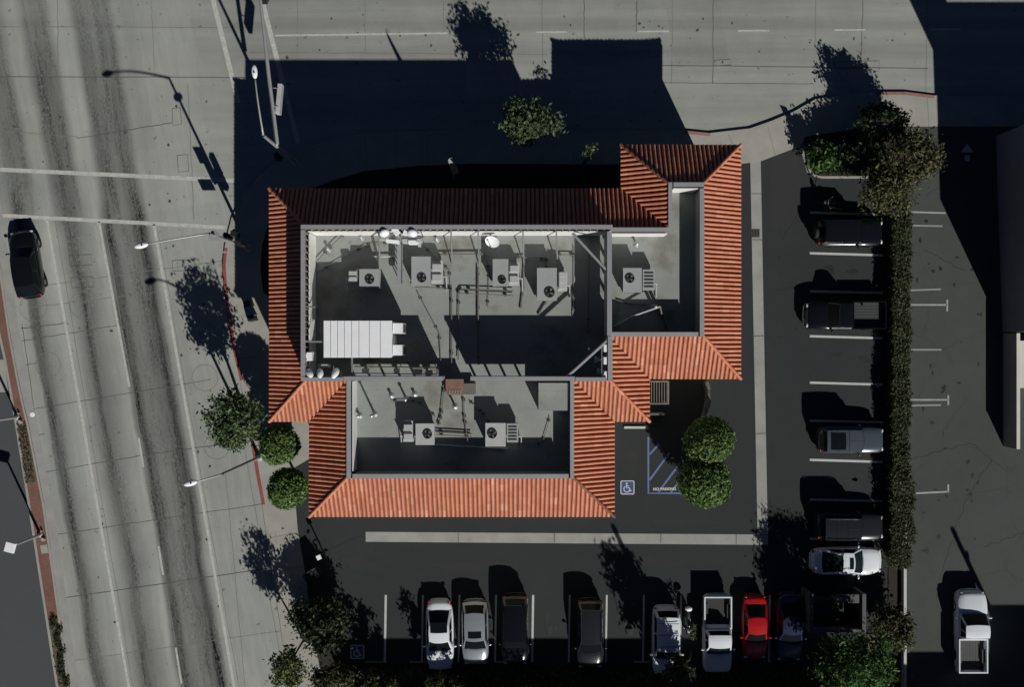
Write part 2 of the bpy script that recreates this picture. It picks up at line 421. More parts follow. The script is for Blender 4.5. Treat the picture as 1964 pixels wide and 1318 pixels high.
MAT = dict(
    road=road_material(),
    asphalt=asphalt("parking_asphalt", (.033,.0365,.0385), .2, .5),
    asphalt_e=asphalt("old_lot_asphalt", (.066,.073,.070), .2, .4, cracks=True),
    asphalt_w=asphalt("avenue_asphalt", (.074,.081,.084), .14, .2),
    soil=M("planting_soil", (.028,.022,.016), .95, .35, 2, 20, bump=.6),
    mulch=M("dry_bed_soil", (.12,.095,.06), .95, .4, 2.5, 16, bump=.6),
    walk=M("sidewalk_concrete", (.335,.33,.295), .9, .2, .8, 20, bump=.2),
    kerb=M("kerb_concrete", (.33,.32,.285), .9, .2, 1.2, 20),
    gutter=M("gutter_concrete", (.31,.31,.295), .9, .22, .9, 18, bump=.2),
    redkerb=M("red_kerb_paint", (.27,.065,.055), .75, .3, 2.5, 14),
    fadedred=M("faded_red_kerb_paint", (.27,.15,.12), .85, .35, 2.0, 14),
    white=paintmark("white_road_paint", (.56,.56,.53), .55),
    whitefaint=paintmark("faded_white_paint", (.30,.31,.29), .75),
    stall=paintmark("white_stall_paint", (.52,.53,.52), .3),
    sidepaint=paintmark("worn_side_lot_paint", (.40,.41,.39), .7),
    blue=paintmark("blue_stall_paint", (.10,.15,.36), .3),
    bluebox=M("blue_symbol_paint", (.045,.075,.22), .7, .15),
    symwhite=M("white_symbol_paint", (.60,.60,.60), .7, .15),
    joint=M("joint_sealant", (.10,.098,.09), .95, .3),
    jointfaint=M("faint_joint", (.20,.195,.18), .95, .25),
    oil=M("oil_stain", (.06,.058,.052), .8, .3, 3, 20),
    drip=M("oil_dripped_asphalt", (.014,.014,.015), .55, .3, 3, 20),
    patch=asphalt("resurfaced_asphalt", (.037,.038,.039), .2, .4),
    brick=brickmat(), tile=tile_material(), deck=deckmat(),
    cap=M("parapet_cap_metal", (.33,.325,.34), .55, .12, 1, 14, metal=.2),
    stucco=M("cream_stucco", (.50,.47,.40), .9, .1, 1, 24, bump=.2),
    innerwhite=M("white_parapet_coating", (.72,.72,.70), .8, .12, .9, 14),
    parapet=M("weathered_parapet_coating", (.26,.26,.25), .9, .2, 1, 18),
    darkwood=M("dark_framing", (.07,.065,.06), .85, .3, 2, 20),
    fascia=M("painted_fascia", (.10,.028,.02), .7, .2),
    hvac=M("hvac_grey_paint", (.36,.375,.375), .55, .10, 1.5, 14, metal=.1),
    hvacb=M("hvac_pale_paint", (.44,.45,.45), .55, .14, 2.5, 18),
    hvacd=M("hvac_dark_louver", (.045,.048,.05), .6, .2),
    steel=M("galvanized_steel", (.38,.39,.40), .45, .15, 3, 20, metal=.6),
    polepaint=M("aged_pole_metal", (.36,.36,.36), .55, .15, 2, 16, metal=.35),
    whitemetal=M("white_enamel", (.86,.87,.89), .45, .06, 2, 20),
    pipe=M("weathered_pipe", (.14,.13,.12), .7, .25),
    rust=M("rusted_sheet", (.22,.13,.085), .85, .4, 2.5, 12),
    rubber=M("tyre_rubber", (.012,.012,.012), .85, .15),
    rim=M("alloy_rim", (.32,.33,.34), .3, .1, 3, 20, metal=.9),
    glass=M("tinted_glass", (.008,.010,.012), .06, .05, 2, 10, spec=.1),
    glassg=M("green_tinted_glass", (.010,.018,.017), .08, .05, 2, 10, spec=.15),
    black=M("black_plastic", (.012,.012,.013), .55, .15),
    chrome=M("chrome_trim", (.6,.6,.62), .18, .05, 3, 20, metal=1.0),
    redlamp=M("red_lamp_lens", (.35,.01,.012), .25, .1),
    lamp=M("clear_lamp_lens", (.55,.56,.58), .15, .1),
    bark=M("tree_bark", (.085,.065,.048), .95, .3, 5, 30, bump=.6),
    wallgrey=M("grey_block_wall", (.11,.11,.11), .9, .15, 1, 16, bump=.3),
    wallshade=M("painted_block_wall", (.30,.29,.28), .9, .12, .8, 16, bump=.3),
    walldark=M("dark_painted_block_wall", (.20,.20,.215), .9, .15, .8, 16, bump=.3),
    signallens=M("unlit_signal_lens", (.02,.006,.006), .3, .1),
    roofwhite=M("white_roof_coating", (.60,.59,.54), .85, .12, .8, 12),
    wood=M("weathered_wood", (.20,.18,.15), .85, .25, 3, 24),
    whitestone=M("whitewashed_wall", (.55,.54,.50), .9, .15),
)
LEAF = dict(
    topiary=leafmat("topiary_leaves", (0.034,0.075,0.022), (0.165,0.265,0.070), (0.270,0.320,0.12)),
    street=leafmat("street_tree_leaves", (0.034,0.066,0.028), (0.125,0.180,0.075), (.17,.21,.10)),
    olive=leafmat("olive_leaves", (0.034,0.041,0.018), (0.127,0.132,0.057), (0.196,0.184,0.092), .4),
    hedge=leafmat("hedge_leaves", (0.026,0.038,0.017), (0.094,0.113,0.046), (0.140,0.155,0.075), .35),
    dark=leafmat("dark_tree_leaves", (0.016,0.028,0.012), (0.050,0.075,0.032)),
    bright=leafmat("bright_tree_leaves", (0.035,0.082,0.020), (0.119,0.217,0.049)),
    pale=leafmat("pale_tree_leaves", (0.034,0.055,0.024), (0.125,0.175,0.080)),
    yellow=leafmat("yellow_green_leaves", (0.044,0.061,0.020), (0.154,0.176,0.061)),
    dry=leafmat("dry_leaves", (0.039,0.036,0.020), (0.121,0.110,0.055)),
)

# ------------------------------------------------------------------ ground, roads, pavements
ZW, ZL = .15, .13       # top of pavements, top of parking lots
def poly(pts): return [G(*p) for p in pts]

g = MB(); g.box(-320, -320, -.35, 320, 320, -.2); struct(g.build("ground", MAT['asphalt_e']))
g = MB(); g.prism(poly([(-900,-700),(2900,-700),(2900,2000),(-900,2000)]), -.15, 0); struct(g.build("road", MAT['road']))
# avenue's far carriageway beyond the median
g = MB(); g.prism(poly([(-900,250),(-70,250),(30,800),(57,968),(111,1318),(220,2000),(-900,2000)]), -.1, .004); struct(g.build("asphalt_carriageway_road", MAT['asphalt_w']))
g = MB(); g.prism(poly([(-60,690),(8,690),(16,752),(-60,757)]), 0, .009); struct(g.build("crossing_slab_pavement", MAT['walk']))

kerb_pts = [(640,1700),(585,1480),(562,1318),(544,1234),(530,1140),(517,1056),(504,968),(495,920),(485,860),(473,790),(462,730),(450,680),(440,620),(432,560),(428,510),(432,475),(445,420),(468,370),(510,325),(560,295),(620,271),(700,256),(760,252),(1310,251),(1361,256),(1438,247),(1480,232),(1521,215),(1563,191),(1620,182),(1678,177),(1736,177),(1790,184),(2300,184)]
back_pts = [(2300,243),(1690,243),(1545,262),(1533,281),(1460,309),(1420,315),(1300,340),(900,700),(560,900),(568,968),(572,1018),(586,1098),(612,1270),(700,1700)]
g = MB(); g.prism(poly(kerb_pts + back_pts), -.1, ZW); struct(g.build("sidewalk", MAT['walk'], tri=True))
kp = poly(kerb_pts)
def inset(pts, d):
    out = []
    for i, p in enumerate(pts):
        a = Vector(pts[max(i-1,0)]); b = Vector(pts[min(i+1,len(pts)-1)])
        t = (b-a).normalized(); n = Vector((t.y, -t.x)); out.append((p[0]+n.x*d, p[1]+n.y*d))
    return out
def kerbstrip(name, i0, i1, mat):
    a = kp[i0:i1+1]; b2 = inset(kp, .20)[i0:i1+1]
    g = MB()
    for i in range(len(a)-1):
        p, q, r_, s_ = a[i], a[i+1], b2[i+1], b2[i]
        z1, zo = ZW+.012, -.02
        e = .006
        o = inset(kp, -e)
        p2, q2 = o[i0+i], o[i0+i+1]
        g.quad((*p2,z1),(*q2,z1),(*r_,z1),(*s_,z1)) ; g.quad((*p2,zo),(*q2,zo),(*q2,z1),(*p2,z1)); g.quad((*s_,zo),(*s_,z1),(*r_,z1),(*r_,zo))
    bm_o = g.build(name, mat); return struct(bm_o)
kerbstrip("kerb", 0, 6, MAT['kerb']); kerbstrip("red_painted_kerb", 6, 9, MAT['redkerb']); kerbstrip("kerb", 9, 10, MAT['kerb'])
kerbstrip("red_painted_kerb", 10, 15, MAT['redkerb']); kerbstrip("kerb", 15, 23, MAT['kerb']); kerbstrip("faded_red_kerb", 23, 24, MAT['fadedred'])
kerbstrip("kerb", 24, 30, MAT['kerb']); kerbstrip("faded_red_kerb", 30, 32, MAT['fadedred']); kerbstrip("kerb", 32, 33, MAT['kerb'])

g = MB(); g.prism(poly([(568,968),(572,1018),(586,1098),(612,1270),(700,1700),(1702,1700),(1702,342),(1548,336),(1533,281),(1460,309),(1420,315),(1300,340),(900,700),(560,900)]), -.1, ZL); struct(g.build("parking_lot_ground", MAT['asphalt'], tri=True))
g = MB(); g.prism(poly([(1702,243),(2300,243),(2300,1700),(1702,1700)]), -.1, ZL-.004); struct(g.build("side_lot_ground", MAT['asphalt_e']))
# planting beds
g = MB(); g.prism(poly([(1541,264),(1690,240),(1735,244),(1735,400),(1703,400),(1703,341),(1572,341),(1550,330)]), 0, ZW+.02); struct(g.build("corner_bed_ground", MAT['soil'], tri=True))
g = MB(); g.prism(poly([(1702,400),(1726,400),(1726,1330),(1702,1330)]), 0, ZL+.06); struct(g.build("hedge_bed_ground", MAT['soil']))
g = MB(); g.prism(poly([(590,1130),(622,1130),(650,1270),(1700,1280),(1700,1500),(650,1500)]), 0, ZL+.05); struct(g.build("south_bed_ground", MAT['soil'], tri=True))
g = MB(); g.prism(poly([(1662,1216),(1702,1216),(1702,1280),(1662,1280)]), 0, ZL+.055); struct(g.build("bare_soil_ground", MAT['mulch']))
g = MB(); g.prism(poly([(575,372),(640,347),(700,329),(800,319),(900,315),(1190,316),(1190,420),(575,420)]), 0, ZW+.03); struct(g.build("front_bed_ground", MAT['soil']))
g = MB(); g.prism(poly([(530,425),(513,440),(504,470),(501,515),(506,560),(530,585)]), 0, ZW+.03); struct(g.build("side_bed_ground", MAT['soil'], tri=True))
# kerb round the corner bed
g = MB(); g.ribbon(poly([(1548,318),(1553,330),(1562,338),(1575,341),(1664,341)]), .16, ZW+.05); struct(g.build("bed_kerb", MAT['kerb']))
# pale valley gutter in the lot
g = MB(); g.prism(poly([(1438,309),(1458,309),(1472,1045),(702,1039),(702,1020),(1452,1025)]), ZL-.05, ZL+.006); struct(g.build("valley_gutter_pavement", MAT['gutter'], tri=True))
# median
g = MB(); g.prism(poly([(-95,250),(-36,250),(19,637),(33,715),(48,787),(54,809),(85,968),(134,1318),(240,2000),(215,2000),(112,1318),(58,968),(31,800),(12,690),(-8,600)]), -.1, .15); struct(g.build("brick_median_pavement", MAT['brick'], tri=True))
g = MB(); g.prism(poly([(-36,250),(-18,250),(37,637),(52,715),(70,809),(102,968),(150,1318),(260,2000),(240,2000),(134,1318),(85,968),(54,809),(48,787),(33,715),(19,637)]), -.1, .012); struct(g.build("median_gutter_pavement", MAT['gutter'], tri=True))
g = MB(); g.ribbon(poly([(-95,250),(-8,600),(12,690),(31,800),(58,968),(112,1318),(215,2000)]), .16, .165); struct(g.build("median_kerb", MAT['kerb']))
g = MB(); g.ribbon(poly([(-36,250),(19,637),(33,715),(48,787),(54,809),(85,968),(134,1318),(240,2000)]), .14, .165); struct(g.build("median_kerb", MAT['kerb']))
g = MB(); g.prism(poly([(33,809),(53,809),(70,905),(72,925),(52,928)]), .1, .162); struct(g.build("dry_bed_ground", MAT['mulch']))
g = MB(); g.prism(poly([(93,1182),(116,1182),(136,1330),(115,1330)]), .1, .162); struct(g.build("median_bed_ground", MAT['mulch']))
g = MB(); g.prism(poly([(79,1046),(92,1044),(95,1060),(82,1062)]), .1, .158); struct(g.build("median_pad_pavement", MAT['walk']))

# joints and cracks of the concrete
def wob(a, b, n=10, amp=.03):
    a, b = Vector(G(*a)), Vector(G(*b)); d = (b-a); nn = Vector((-d.y, d.x)).normalized()
    out = []
    for i in range(n+1):
        p = a.lerp(b, i/n) + nn*(R.uniform(-amp, amp) if 0 < i < n else 0); out.append((p.x, p.y))
    return out
g = MB(); gf = MB()
for a, b in [((62,785),(404,728)),((76,908),(285,872)),((106,1026),(510,966)),((127,1147),(520,1090)),((285,872),(480,845)),
             ((0,147),(470,148)),((1120,0),(1121,70)),((1368,0),(1367,160)),((1655,0),(1652,118)),((1270,125),(1780,131)),((1268,158),(1560,160)),
             ((1222,0),(1220,60)),((147,265),(240,250)),((240,250),(330,235)),((50,700),(70,697)),((73,835),(86,833)),((40,630),(130,620)),((38,655),(130,640)),((130,640),(240,622)),((42,622),(72,830))]:
    g.ribbon(wob(a, b, 12, .025), R.uniform(.035,.055), .0045)
for a, b in [((141,1268),(560,1208)),((1565,0),(1563,90)),((1290,0),(1288,160)),((1778,0),(1776,180)),((0,560),(430,500)),((60,590),(300,560)),((110,0),(112,147)),((200,0),(212,147)),((290,0),(297,147)),((0,50),(480,52)),((480,100),(1050,104)),((210,147),(232,420)),
             ((60,330),(62,420)),((0,250),(150,262)),((360,160),(372,420)),((850,0),(851,60)),((1040,0),(1041,150)),((700,0),(701,100)),((570,0),(571,108)),((105,420),(255,1318)),((302,440),(458,1318)),((202,440),(352,1318)),((432,900),(470,1318)),((470,860),(540,1280))]:
    gf.ribbon(wob(a, b, 14, .03), R.uniform(.03,.05), .0045)
for (cx, cy, r) in [(160,585,26),(64,590,26),(393,725,25),(92,700,24),(416,857,24),(330,1010,0)]:
    if r: gf.ribbon([G(cx+r*math.cos(t*.2618), cy+r*math.sin(t*.2618)) for t in range(25)], .035, .0052)
for (x0,y0,x1,y1) in [(330,208,346,240),(132,490,175,510),(136,533,178,552),(330,500,372,520),(1370,115,1400,126),(1600,118,1686,131),(340,298,360,330)]:
    g.ribbon([G(x0,y0),G(x1,y0-2),G(x1+2,y1-2),G(x0+2,y1),G(x0,y0)], .04, .0058)
struct(g.build("road_joint_lines", MAT['joint'])); struct(gf.build("road_hairline_lines", MAT['jointfaint']))
g = MB()
for a, b in [((504,1034),(572,1022)),((520,1095),(585,1086)),((532,1172),(598,1162)),((760,252),(760,330)),((700,256),(705,330)),((820,252),(820,320)),((1395,256),(1420,315)),((1470,236),(1486,300)),((1776,184),(1780,243)),((440,610),(510,600)),((455,690),(510,680)),((514,1034),(560,1318)),((1100,252),(1100,318))]:
    g.ribbon(wob(a, b, 6, .01), .035, ZW+.0035)
struct(g.build("sidewalk_joint_lines", MAT['jointfaint']))
g = MB()
for a, b in [((879,1020),(879,1040)),((1063,1022),(1063,1041)),((1267,1024),(1267,1042)),((1411,1025),(1411,1043)),((1440,372),(1460,372)),((1444,645),(1466,644)),((1449,832),(1470,831)),((1452,1025),(1472,1025)),((1442,460),(1462,460))]:
    g.ribbon(poly([a, b]), .05, ZL+.010)
struct(g.build("gutter_joint_lines", MAT['joint']))
# dark oil drips on the road
g = MB()
for _ in range(70):
    if R.random() < .6: x, y = R.uniform(0,420), R.uniform(160,1300); x = x + .1*y if x+.1*y < 430 else x
    else: x, y = R.uniform(500,1770), R.uniform(5,150)
    c = G(x, y); r = R.uniform(.03,.11)
    g.add([(c[0]+r*R.uniform(.6,1.3)*math.cos(k*.785), c[1]+r*R.uniform(.6,1.6)*math.sin(k*.785), .0062) for k in range(8)], [tuple(range(8))])
struct(g.build("road_stain_surface", MAT['oil']))

# painted markings
def line(name, pts, wpx, z, mat):
    g = MB(); g.ribbon(poly(pts), wpx/S, z); return struct(g.build(name, mat))
Z1 = .0085
for pts, w in [([(-300,311),(0,325),(450,346)], 8), ([(407,-8),(430,85),(457,196)], 9), ([(503,0),(533,120),(572,275)], 9)]:
    line("crosswalk_line", pts, w, Z1, MAT['white'])
line("stop_line", [(-120,408),(0,413),(432,436)], 7.5, Z1, MAT['white'])
line("lane_line", [(90,421),(157,800),(247,1318),(315,1700)], 5, Z1, MAT['white'])
line("lane_line", [(190,425),(248,742)], 4.5, Z1, MAT['white'])
for a, b in [((266,840),(275,896)),((304,1048),(313,1104)),((337,1243),(348,1312)),((371,1440),(381,1500))]: line("lane_line", [a, b], 3.6, Z1, MAT['white'])
line("lane_line", [(295,430),(372,868),(449,1318),(515,1700)], 5, Z1, MAT['white'])
line("lane_line", [(528,67.5),(858,63)], 3.6, Z1, MAT['white'])
for x in (1028,1223,1415,1600,1783,1975): line("lane_line", [(x,61-(x-1028)*.007),(x+60,60.6-(x-1028)*.007)], 3.2, Z1, MAT['white'])
Z2 = ZL+.008
for y, d in [(408,4),(486,4),(559,3),(645,4),(734,4),(807,3),(882,4),(958,3),(1033,3)]: line("stall_line", [(1552,y),(1692,y+d)], 4.4, Z2, MAT['stall'])
for x in (740,811,881,951,1022,1092,1163,1234,1305,1475): line("stall_line", [(x+.5,1141),(x-1.5,1270)], 4.2 if x in (740,1022) else 3.4, Z2, MAT['stall'])
for a, b, mt in [((1745,407),(1812,409),'sidepaint'),((1745,433),(1806,434),'whitefaint'),((1745,557),(1803,555),'whitefaint'),((1742,585),(1815,585),'sidepaint'),((1815,575),(1815,597),'sidepaint'),((1745,671),(1804,671),'whitefaint'),((1742,767),(1817,767),'sidepaint'),((1817,758),(1817,777),'sidepaint'),((1745,778),(1803,777),'whitefaint'),((1755,946),(1817,943),'sidepaint'),((1817,929),(1817,945),'sidepaint')]:
    line("stall_line", [a, b], 3.2, Z2, MAT[mt])
for x0, x1 in ((700,742),(785,818),(948,990),(1215,1260)): line("stall_line", [(x0,1269),(x1,1270)], 3, Z2+.002, MAT['whitefaint'])
# drips, tyre polish and patches on the lots
g = MB(); gp = MB()
def blot(mb, cx, cy, rx, ry, z):
    ph = R.uniform(0,6); n = 14
    mb.add([(cx+rx*(1+.25*math.sin(3*k*.449+ph)+R.uniform(-.1,.1))*math.cos(k*.449), cy+ry*(1+.25*math.sin(2*k*.449+ph)+R.uniform(-.1,.1))*math.sin(k*.449), z) for k in range(n)], [tuple(range(n))])
for yy in (448,525,605,690,770,845,922,995,1075):
    for _ in range(3): c = G(R.uniform(1585,1665), yy+R.uniform(-12,12)); blot(g, c[0], c[1], R.uniform(.12,.4), R.uniform(.08,.25), ZL+.0045)
for xx in (775,845,915,988,1058,1132,1200,1270,1340,1450):
    for _ in range(3): c = G(xx+R.uniform(-12,12), R.uniform(1165,1250)); blot(g, c[0], c[1], R.uniform(.08,.25), R.uniform(.12,.4), ZL+.0045)
for _ in range(26): c = G(R.uniform(1480,1545), R.uniform(420,1040)); blot(g, c[0], c[1], R.uniform(.03,.1), R.uniform(.03,.1), ZL+.0046)
for _ in range(34): c = G(R.uniform(640,1450), R.uniform(1050,1130)); blot(g, c[0], c[1], R.uniform(.03,.1), R.uniform(.03,.1), ZL+.0046)
for _ in range(40): c = G(R.uniform(1750,1890), R.uniform(420,1160)); blot(g, c[0], c[1], R.uniform(.03,.16), R.uniform(.03,.2), ZL+.0005)
for a in ((1500,345,46,300),(1478,700,20,120),(1590,1090,60,30),(1300,1000,110,14),(1210,890,24,50),(680,1080,60,30),(900,1085,130,24),(1250,1078,90,20)):
    c = G(a[0], a[1]); blot(gp, c[0], c[1], a[2]/S*.6, a[3]/S*.45, ZL+.0035)
struct(g.build("asphalt_stain_surface", MAT['drip'])); struct(gp.build("asphalt_patch_surface", MAT['patch']))
g = MB()
for a, b in [((1562,342),(1500,460)),((1470,560),(1552,548)),((620,1060),(702,1022)),((1100,1060),(1330,1075)),((1330,1075),(1478,1070)),((1500,900),(1500,1040)),((1180,880),(1240,905))]: g.ribbon(wob(a, b, 14, .06), .03, ZL+.0058)
for a, b in [((1745,880),(1860,850)),((1860,850),(1930,905)),((1800,1110),(1850,960)),((1850,960),(1900,880)),((1770,480),(1850,520)),((1885,1050),(1964,1020))]: g.ribbon(wob(a, b, 16, .1), .028, ZL+.0012)
struct(g.build("asphalt_crack_lines", MAT['drip']))
# blue accessible aisle
for pts in ([(1243,838),(1243,946),(1308,946)], [(1245,872),(1262,853)], [(1245,921),(1284,868)], [(1262,944),(1304,888)], [(1286,944),(1310,912)]):
    line("blue_aisle_line", pts, 3.6, Z2, MAT['blue'])

def textmesh(body, size, loc, rz, mat, name, parent=None):
    c = bpy.data.curves.new(name, 'FONT'); c.body = body; c.size = size; c.align_x = 'CENTER'; c.align_y = 'CENTER'; c.offset = size*.035
    o = bpy.data.objects.new(name, c); COL.objects.link(o)
    bpy.context.view_layer.update()
    dg = bpy.context.evaluated_depsgraph_get()
    me = bpy.data.meshes.new_from_object(o.evaluated_get(dg))
    COL.objects.unlink(o); bpy.data.objects.remove(o)
    me.materials.clear(); me.materials.append(mat)
    q = bpy.data.objects.new(name, me); q.location = loc; q.rotation_euler = (0,0,rz); COL.objects.link(q)
    if parent is not None: q.parent = parent
    return q
x, y = G(1274, 938)
tag(textmesh("NO PARKING", .25, (x, y, Z2+.004), rad(1), MAT['symwhite'], "painted_lettering"), "white NO PARKING lettering painted in the blue hatched aisle", "lettering")

def isa(px, py, label, faded=False):
    x, y = G(px, py)
    t = thing("wheelchair_symbol", label, "pavement symbol", (x, y, ZL), 0)
    a = .46
    def rr(r, h, n=6):
        out = []
        for cx, cy, a0 in ((h-r,h-r,0),(-h+r,h-r,90),(-h+r,-h+r,180),(h-r,-h+r,270)):
            for k in range(n+1): out.append((cx+r*math.cos(rad(a0+90*k/n)), cy+r*math.sin(rad(a0+90*k/n))))
        return out
    g = MB(); p = rr(.1, a)
    g.add([(u,v,.006) for u,v in p], [tuple(range(len(p)))]); g.build("border", MAT['symwhite'] , t)
    g = MB(); p = rr(.07, a-.06)
    g.add([(u,v,.010) for u,v in p], [tuple(range(len(p)))]); g.build("blue_field", MAT['bluebox'], t)
    g = MB(); z = .014
    g.add([(-.05+.06*math.cos(k*.524), .27+.06*math.sin(k*.524), z) for k in range(12)], [tuple(range(12))])
    g.ribbon([(-.06,.2),(-.045,-.02),(.12,-.02),(.2,-.24),(.27,-.21)], .065, z+.002)
    g.ribbon([(-.05,.1),(.11,.1)], .055, z+.001)
    g.ribbon([(-.04+.2*math.cos(rad(120+k*18)), -.1+.2*math.sin(rad(120+k*18))) for k in range(14)], .055, z)
    g.build("pictogram", MAT['symwhite'], t)
    return t
isa(1203, 935, "blue and white wheelchair symbol on sunlit asphalt beside the tiled roof")
isa(686, 1250, "blue and white wheelchair symbol in tree shade at the stall row's west end")
# arrow in the shaded side drive
x, y = G(1853, 292)
g = MB(); g.add([(-.42,-.02,.014),(.42,-.02,.014),(0,.55,.014)], [(0,1,2)]); g.quad((-.17,-.62,.014),(.17,-.62,.014),(.17,-.22,.014),(-.17,-.22,.014))
o = g.build("painted_arrow", MAT['stall']); o.location = (x, y, ZL); tag(o, "faded straight arrow painted in the shaded side drive", "arrow")
# grate, pads and covers
x, y = G(1449, 447, ZL)
t = thing("drain_grate", "square black iron grate set in the pale valley gutter", "drain grate", (x, y, ZL))
g = MB(); g.box(-.27,-.27,.0065,.27,.27,.012); g.build("recess", MAT['black'], t)
g = MB(); [g.box(-.25+k*.1-.012,-.25,.012,-.25+k*.1+.012,.25,.02) for k in range(6)]; g.build("bars", MAT['pipe'], t)
g = MB(); g.prism(poly([(755,254),(794,254),(794,280),(755,280)]), ZW-.05, ZW+.005); struct(g.build("utility_pad_pavement", MAT['kerb']))
for (px, py, r, lab) in [(62,795,.17,"small white round cover by the shorter median lamp"),(65,906,.2,"pale round cover beside the dry median bed")]:
    x, y = G(px, py); g = MB(); g.lathe((x,y,.012), [(0,.03),(r*.8,.03),(r,.012),(r,0)], 18); tag(g.build("utility_cover", MAT['whitemetal']), lab, "cover")

# ------------------------------------------------------------------ the restaurant block
inner = [(-347,195),(262,195),(262,271),(323,271),(323,12),(165,12),(165,-62),(104,-62),(104,-227),(-278,-227),(-278,-62),(-347,-62)]   # clockwise
inner_m = [w2(*p) for p in inner]
RUN = 74/S; ZE, ZT, ZD, ZM = 6.08, 7.68, 6.40, 9.10
def offpoly(P, d):
    n = len(P); out = []
    for i in range(n):
        a, b_, c = Vector(P[i-1]), Vector(P[i]), Vector(P[(i+1)%n])
        d1, d2 = (b_-a).normalized(), (c-b_).normalized()
        n1, n2 = Vector((-d1.y, d1.x)), Vector((-d2.y, d2.x))      # outward for clockwise
        out.append((b_.x + (n1.x+n2.x)*d, b_.y + (n1.y+n2.y)*d))
    return out
BLD = thing("restaurant_building", "L-shaped restaurant block with red barrel tile skirt roof and sunken grey deck", "building", (0,0,0))
g = MB(); g.prism(offpoly(inner_m, RUN-.75), 0, ZE-.15); g.build("wall", MAT['stucco'], BLD, tri=True)
g = MB(); g.prism(offpoly(inner_m, RUN-.03), ZE-.15, ZE+.02); g.build("fascia", MAT['fascia'], BLD, tri=True)
g = MB(); g.prism(inner_m, ZE+.1, ZD); g.build("roof_deck", MAT['deck'], BLD, tri=True)
PITCH = .266
def convex(i):
    n = len(inner_m); a, b_, c = Vector(inner_m[i-1]), Vector(inner_m[i]), Vector(inner_m[(i+1)%n])
    return (b_-a).cross(c-b_) < 0
def tile_side(i):
    n = len(inner_m); P, Q = Vector(inner_m[i]), Vector(inner_m[(i+1)%n])
    d = (Q-P); L = d.length; d.normalize(); nr = Vector((-d.y, d.x))
    cs, ce = convex(i), convex((i+1)%n)
    s0, s1 = (-RUN if cs else 0), (L+RUN if ce else L)
    ncol = max(1, round((s1-s0)/PITCH)); pit = (s1-s0)/ncol
    fr = [-.5,-.37,-.345,-.27,-.14,0,.14,.27,.345,.37]
    NC = 6; rows = []
    for k in range(NC):
        rows.append((k/NC+.001, .016)); rows.append(((k+1)/NC-.001, 0.0))
    slope = (ZT-ZE); b = MB(); uv = []; cols = []
    jit = {}
    for c in range(ncol):
        dz = R.uniform(-.012,.012)
        for f in fr:
            s = s0 + (c+.5+f)*pit
            ta, tb = 0.0, 1.0
            if cs and s < 0: tb = min(tb, 1+s/RUN)
            if (not cs) and s < RUN: ta = max(ta, 1-s/RUN)
            if ce and s > L: tb = min(tb, 1-(s-L)/RUN)
            if (not ce) and s > L-RUN: ta = max(ta, 1-(L-s)/RUN)
            ht = .13*math.sqrt(max(0, 1-(f/.36)**2)) if abs(f) < .36 else 0
            cols.append((s, ta, max(tb, ta), ht+(dz if ht else 0), c+.5+f))
    cols.append((s1-.001, cols[0][1] if 0 else (0.0), cols[-1][2] if not ce else 0.0, 0, ncol))
    if not ce: cols[-1] = (s1-.001, 1.0, 1.0, 0, ncol)
    m = len(rows)
    wv = {}
    for (s, ta, tb, ht, uc) in cols:
        for (t, lift) in rows:
            tt = min(max(t, ta), tb)
            p = P + d*s + nr*(RUN*(1-tt))
            kk = int(min(uc, ncol-.01)); w0 = wv.setdefault(kk, (R.uniform(0,6.28), R.uniform(.003,.013), R.uniform(2,6)))
            jog = w0[1]*math.sin(w0[0]+w0[2]*tt) if .02 < tt < .98 else 0.0
            b.v.append((p.x+d.x*jog, p.y+d.y*jog, ZE+.03+slope*tt+ht+(lift if ht else 0)))
            uv.append((uc+i*100, tt*NC*.999))
    for c in range(len(cols)-1):
        for r in range(m-1):
            b.f.append((c*m+r, c*m+r+1, (c+1)*m+r+1, (c+1)*m+r))
    b.f = [tuple(reversed(f)) for f in b.f] if False else b.f
    return b.build("tile_roof", MAT['tile'], BLD, uv=uv)
for i in range(len(inner_m)): tile_side(i)
outer_m = offpoly(inner_m, RUN)
for i in range(len(inner_m)):
    a, b_ = Vector((*outer_m[i], ZE)), Vector((*inner_m[i], ZT))
    g = MB()
    if convex(i):
        n = 9
        for k in range(n):
            p, q = a.lerp(b_, k/n), a.lerp(b_, (k+1.12)/n)
            g.tube([p+Vector((0,0,.13)), q+Vector((0,0,.10))], [.105,.085], 8)
        me = g.build("hip_tile", MAT['tile'], BLD, uv=None)
        l = me.data.uv_layers.new(name="uv")
        for pl in me.data.polygons:
            for li in pl.loop_indices: l.data[li].uv = (i*7.3+(pl.index//10)+.5, .5)
# parapets (plan boxes in ground px, z in m)
def pbox(x0, y0, z0, x1, y1, z1, mb): mb.box(x0/S, y0/S, z0, x1/S, y1/S, z1)
par = MB(); cap = MB(); inn = MB()
def studbox(*q): m = MB(); pbox(*q, m); m.build("stud", MAT['wood'], BLD)
def solid(x0,y0,x1,y1,zt, inward):
    """solid parapet: body plus cap; inward: axis side whose face is coated white"""
    d = 2.2; q = {'S':(x0,y0+d,x1,y1),'E':(x0,y0,x1-d,y1),'W':(x0+d,y0,x1,y1),'N':(x0,y0,x1,y1-d)}[inward]
    pbox(q[0]+.4,q[1]+.4,ZD-.3,q[2]-.4,q[3]-.4,zt-.06,par); pbox(q[0]-.3,q[1]-.3,zt-.06,q[2]+.3,q[3]+.3,zt,cap)
wing = []
solid(165.8,186,262,195,ZT+.22,'S'); solid(262.8-9+9.4,195.8,271.4,271,ZT+.22,'E'); solid(272,262,323,271,ZT+.22,'S'); solid(314,12,323,261,ZT+.22,'W'); solid(166,12,313,21,ZT+.22,'N')
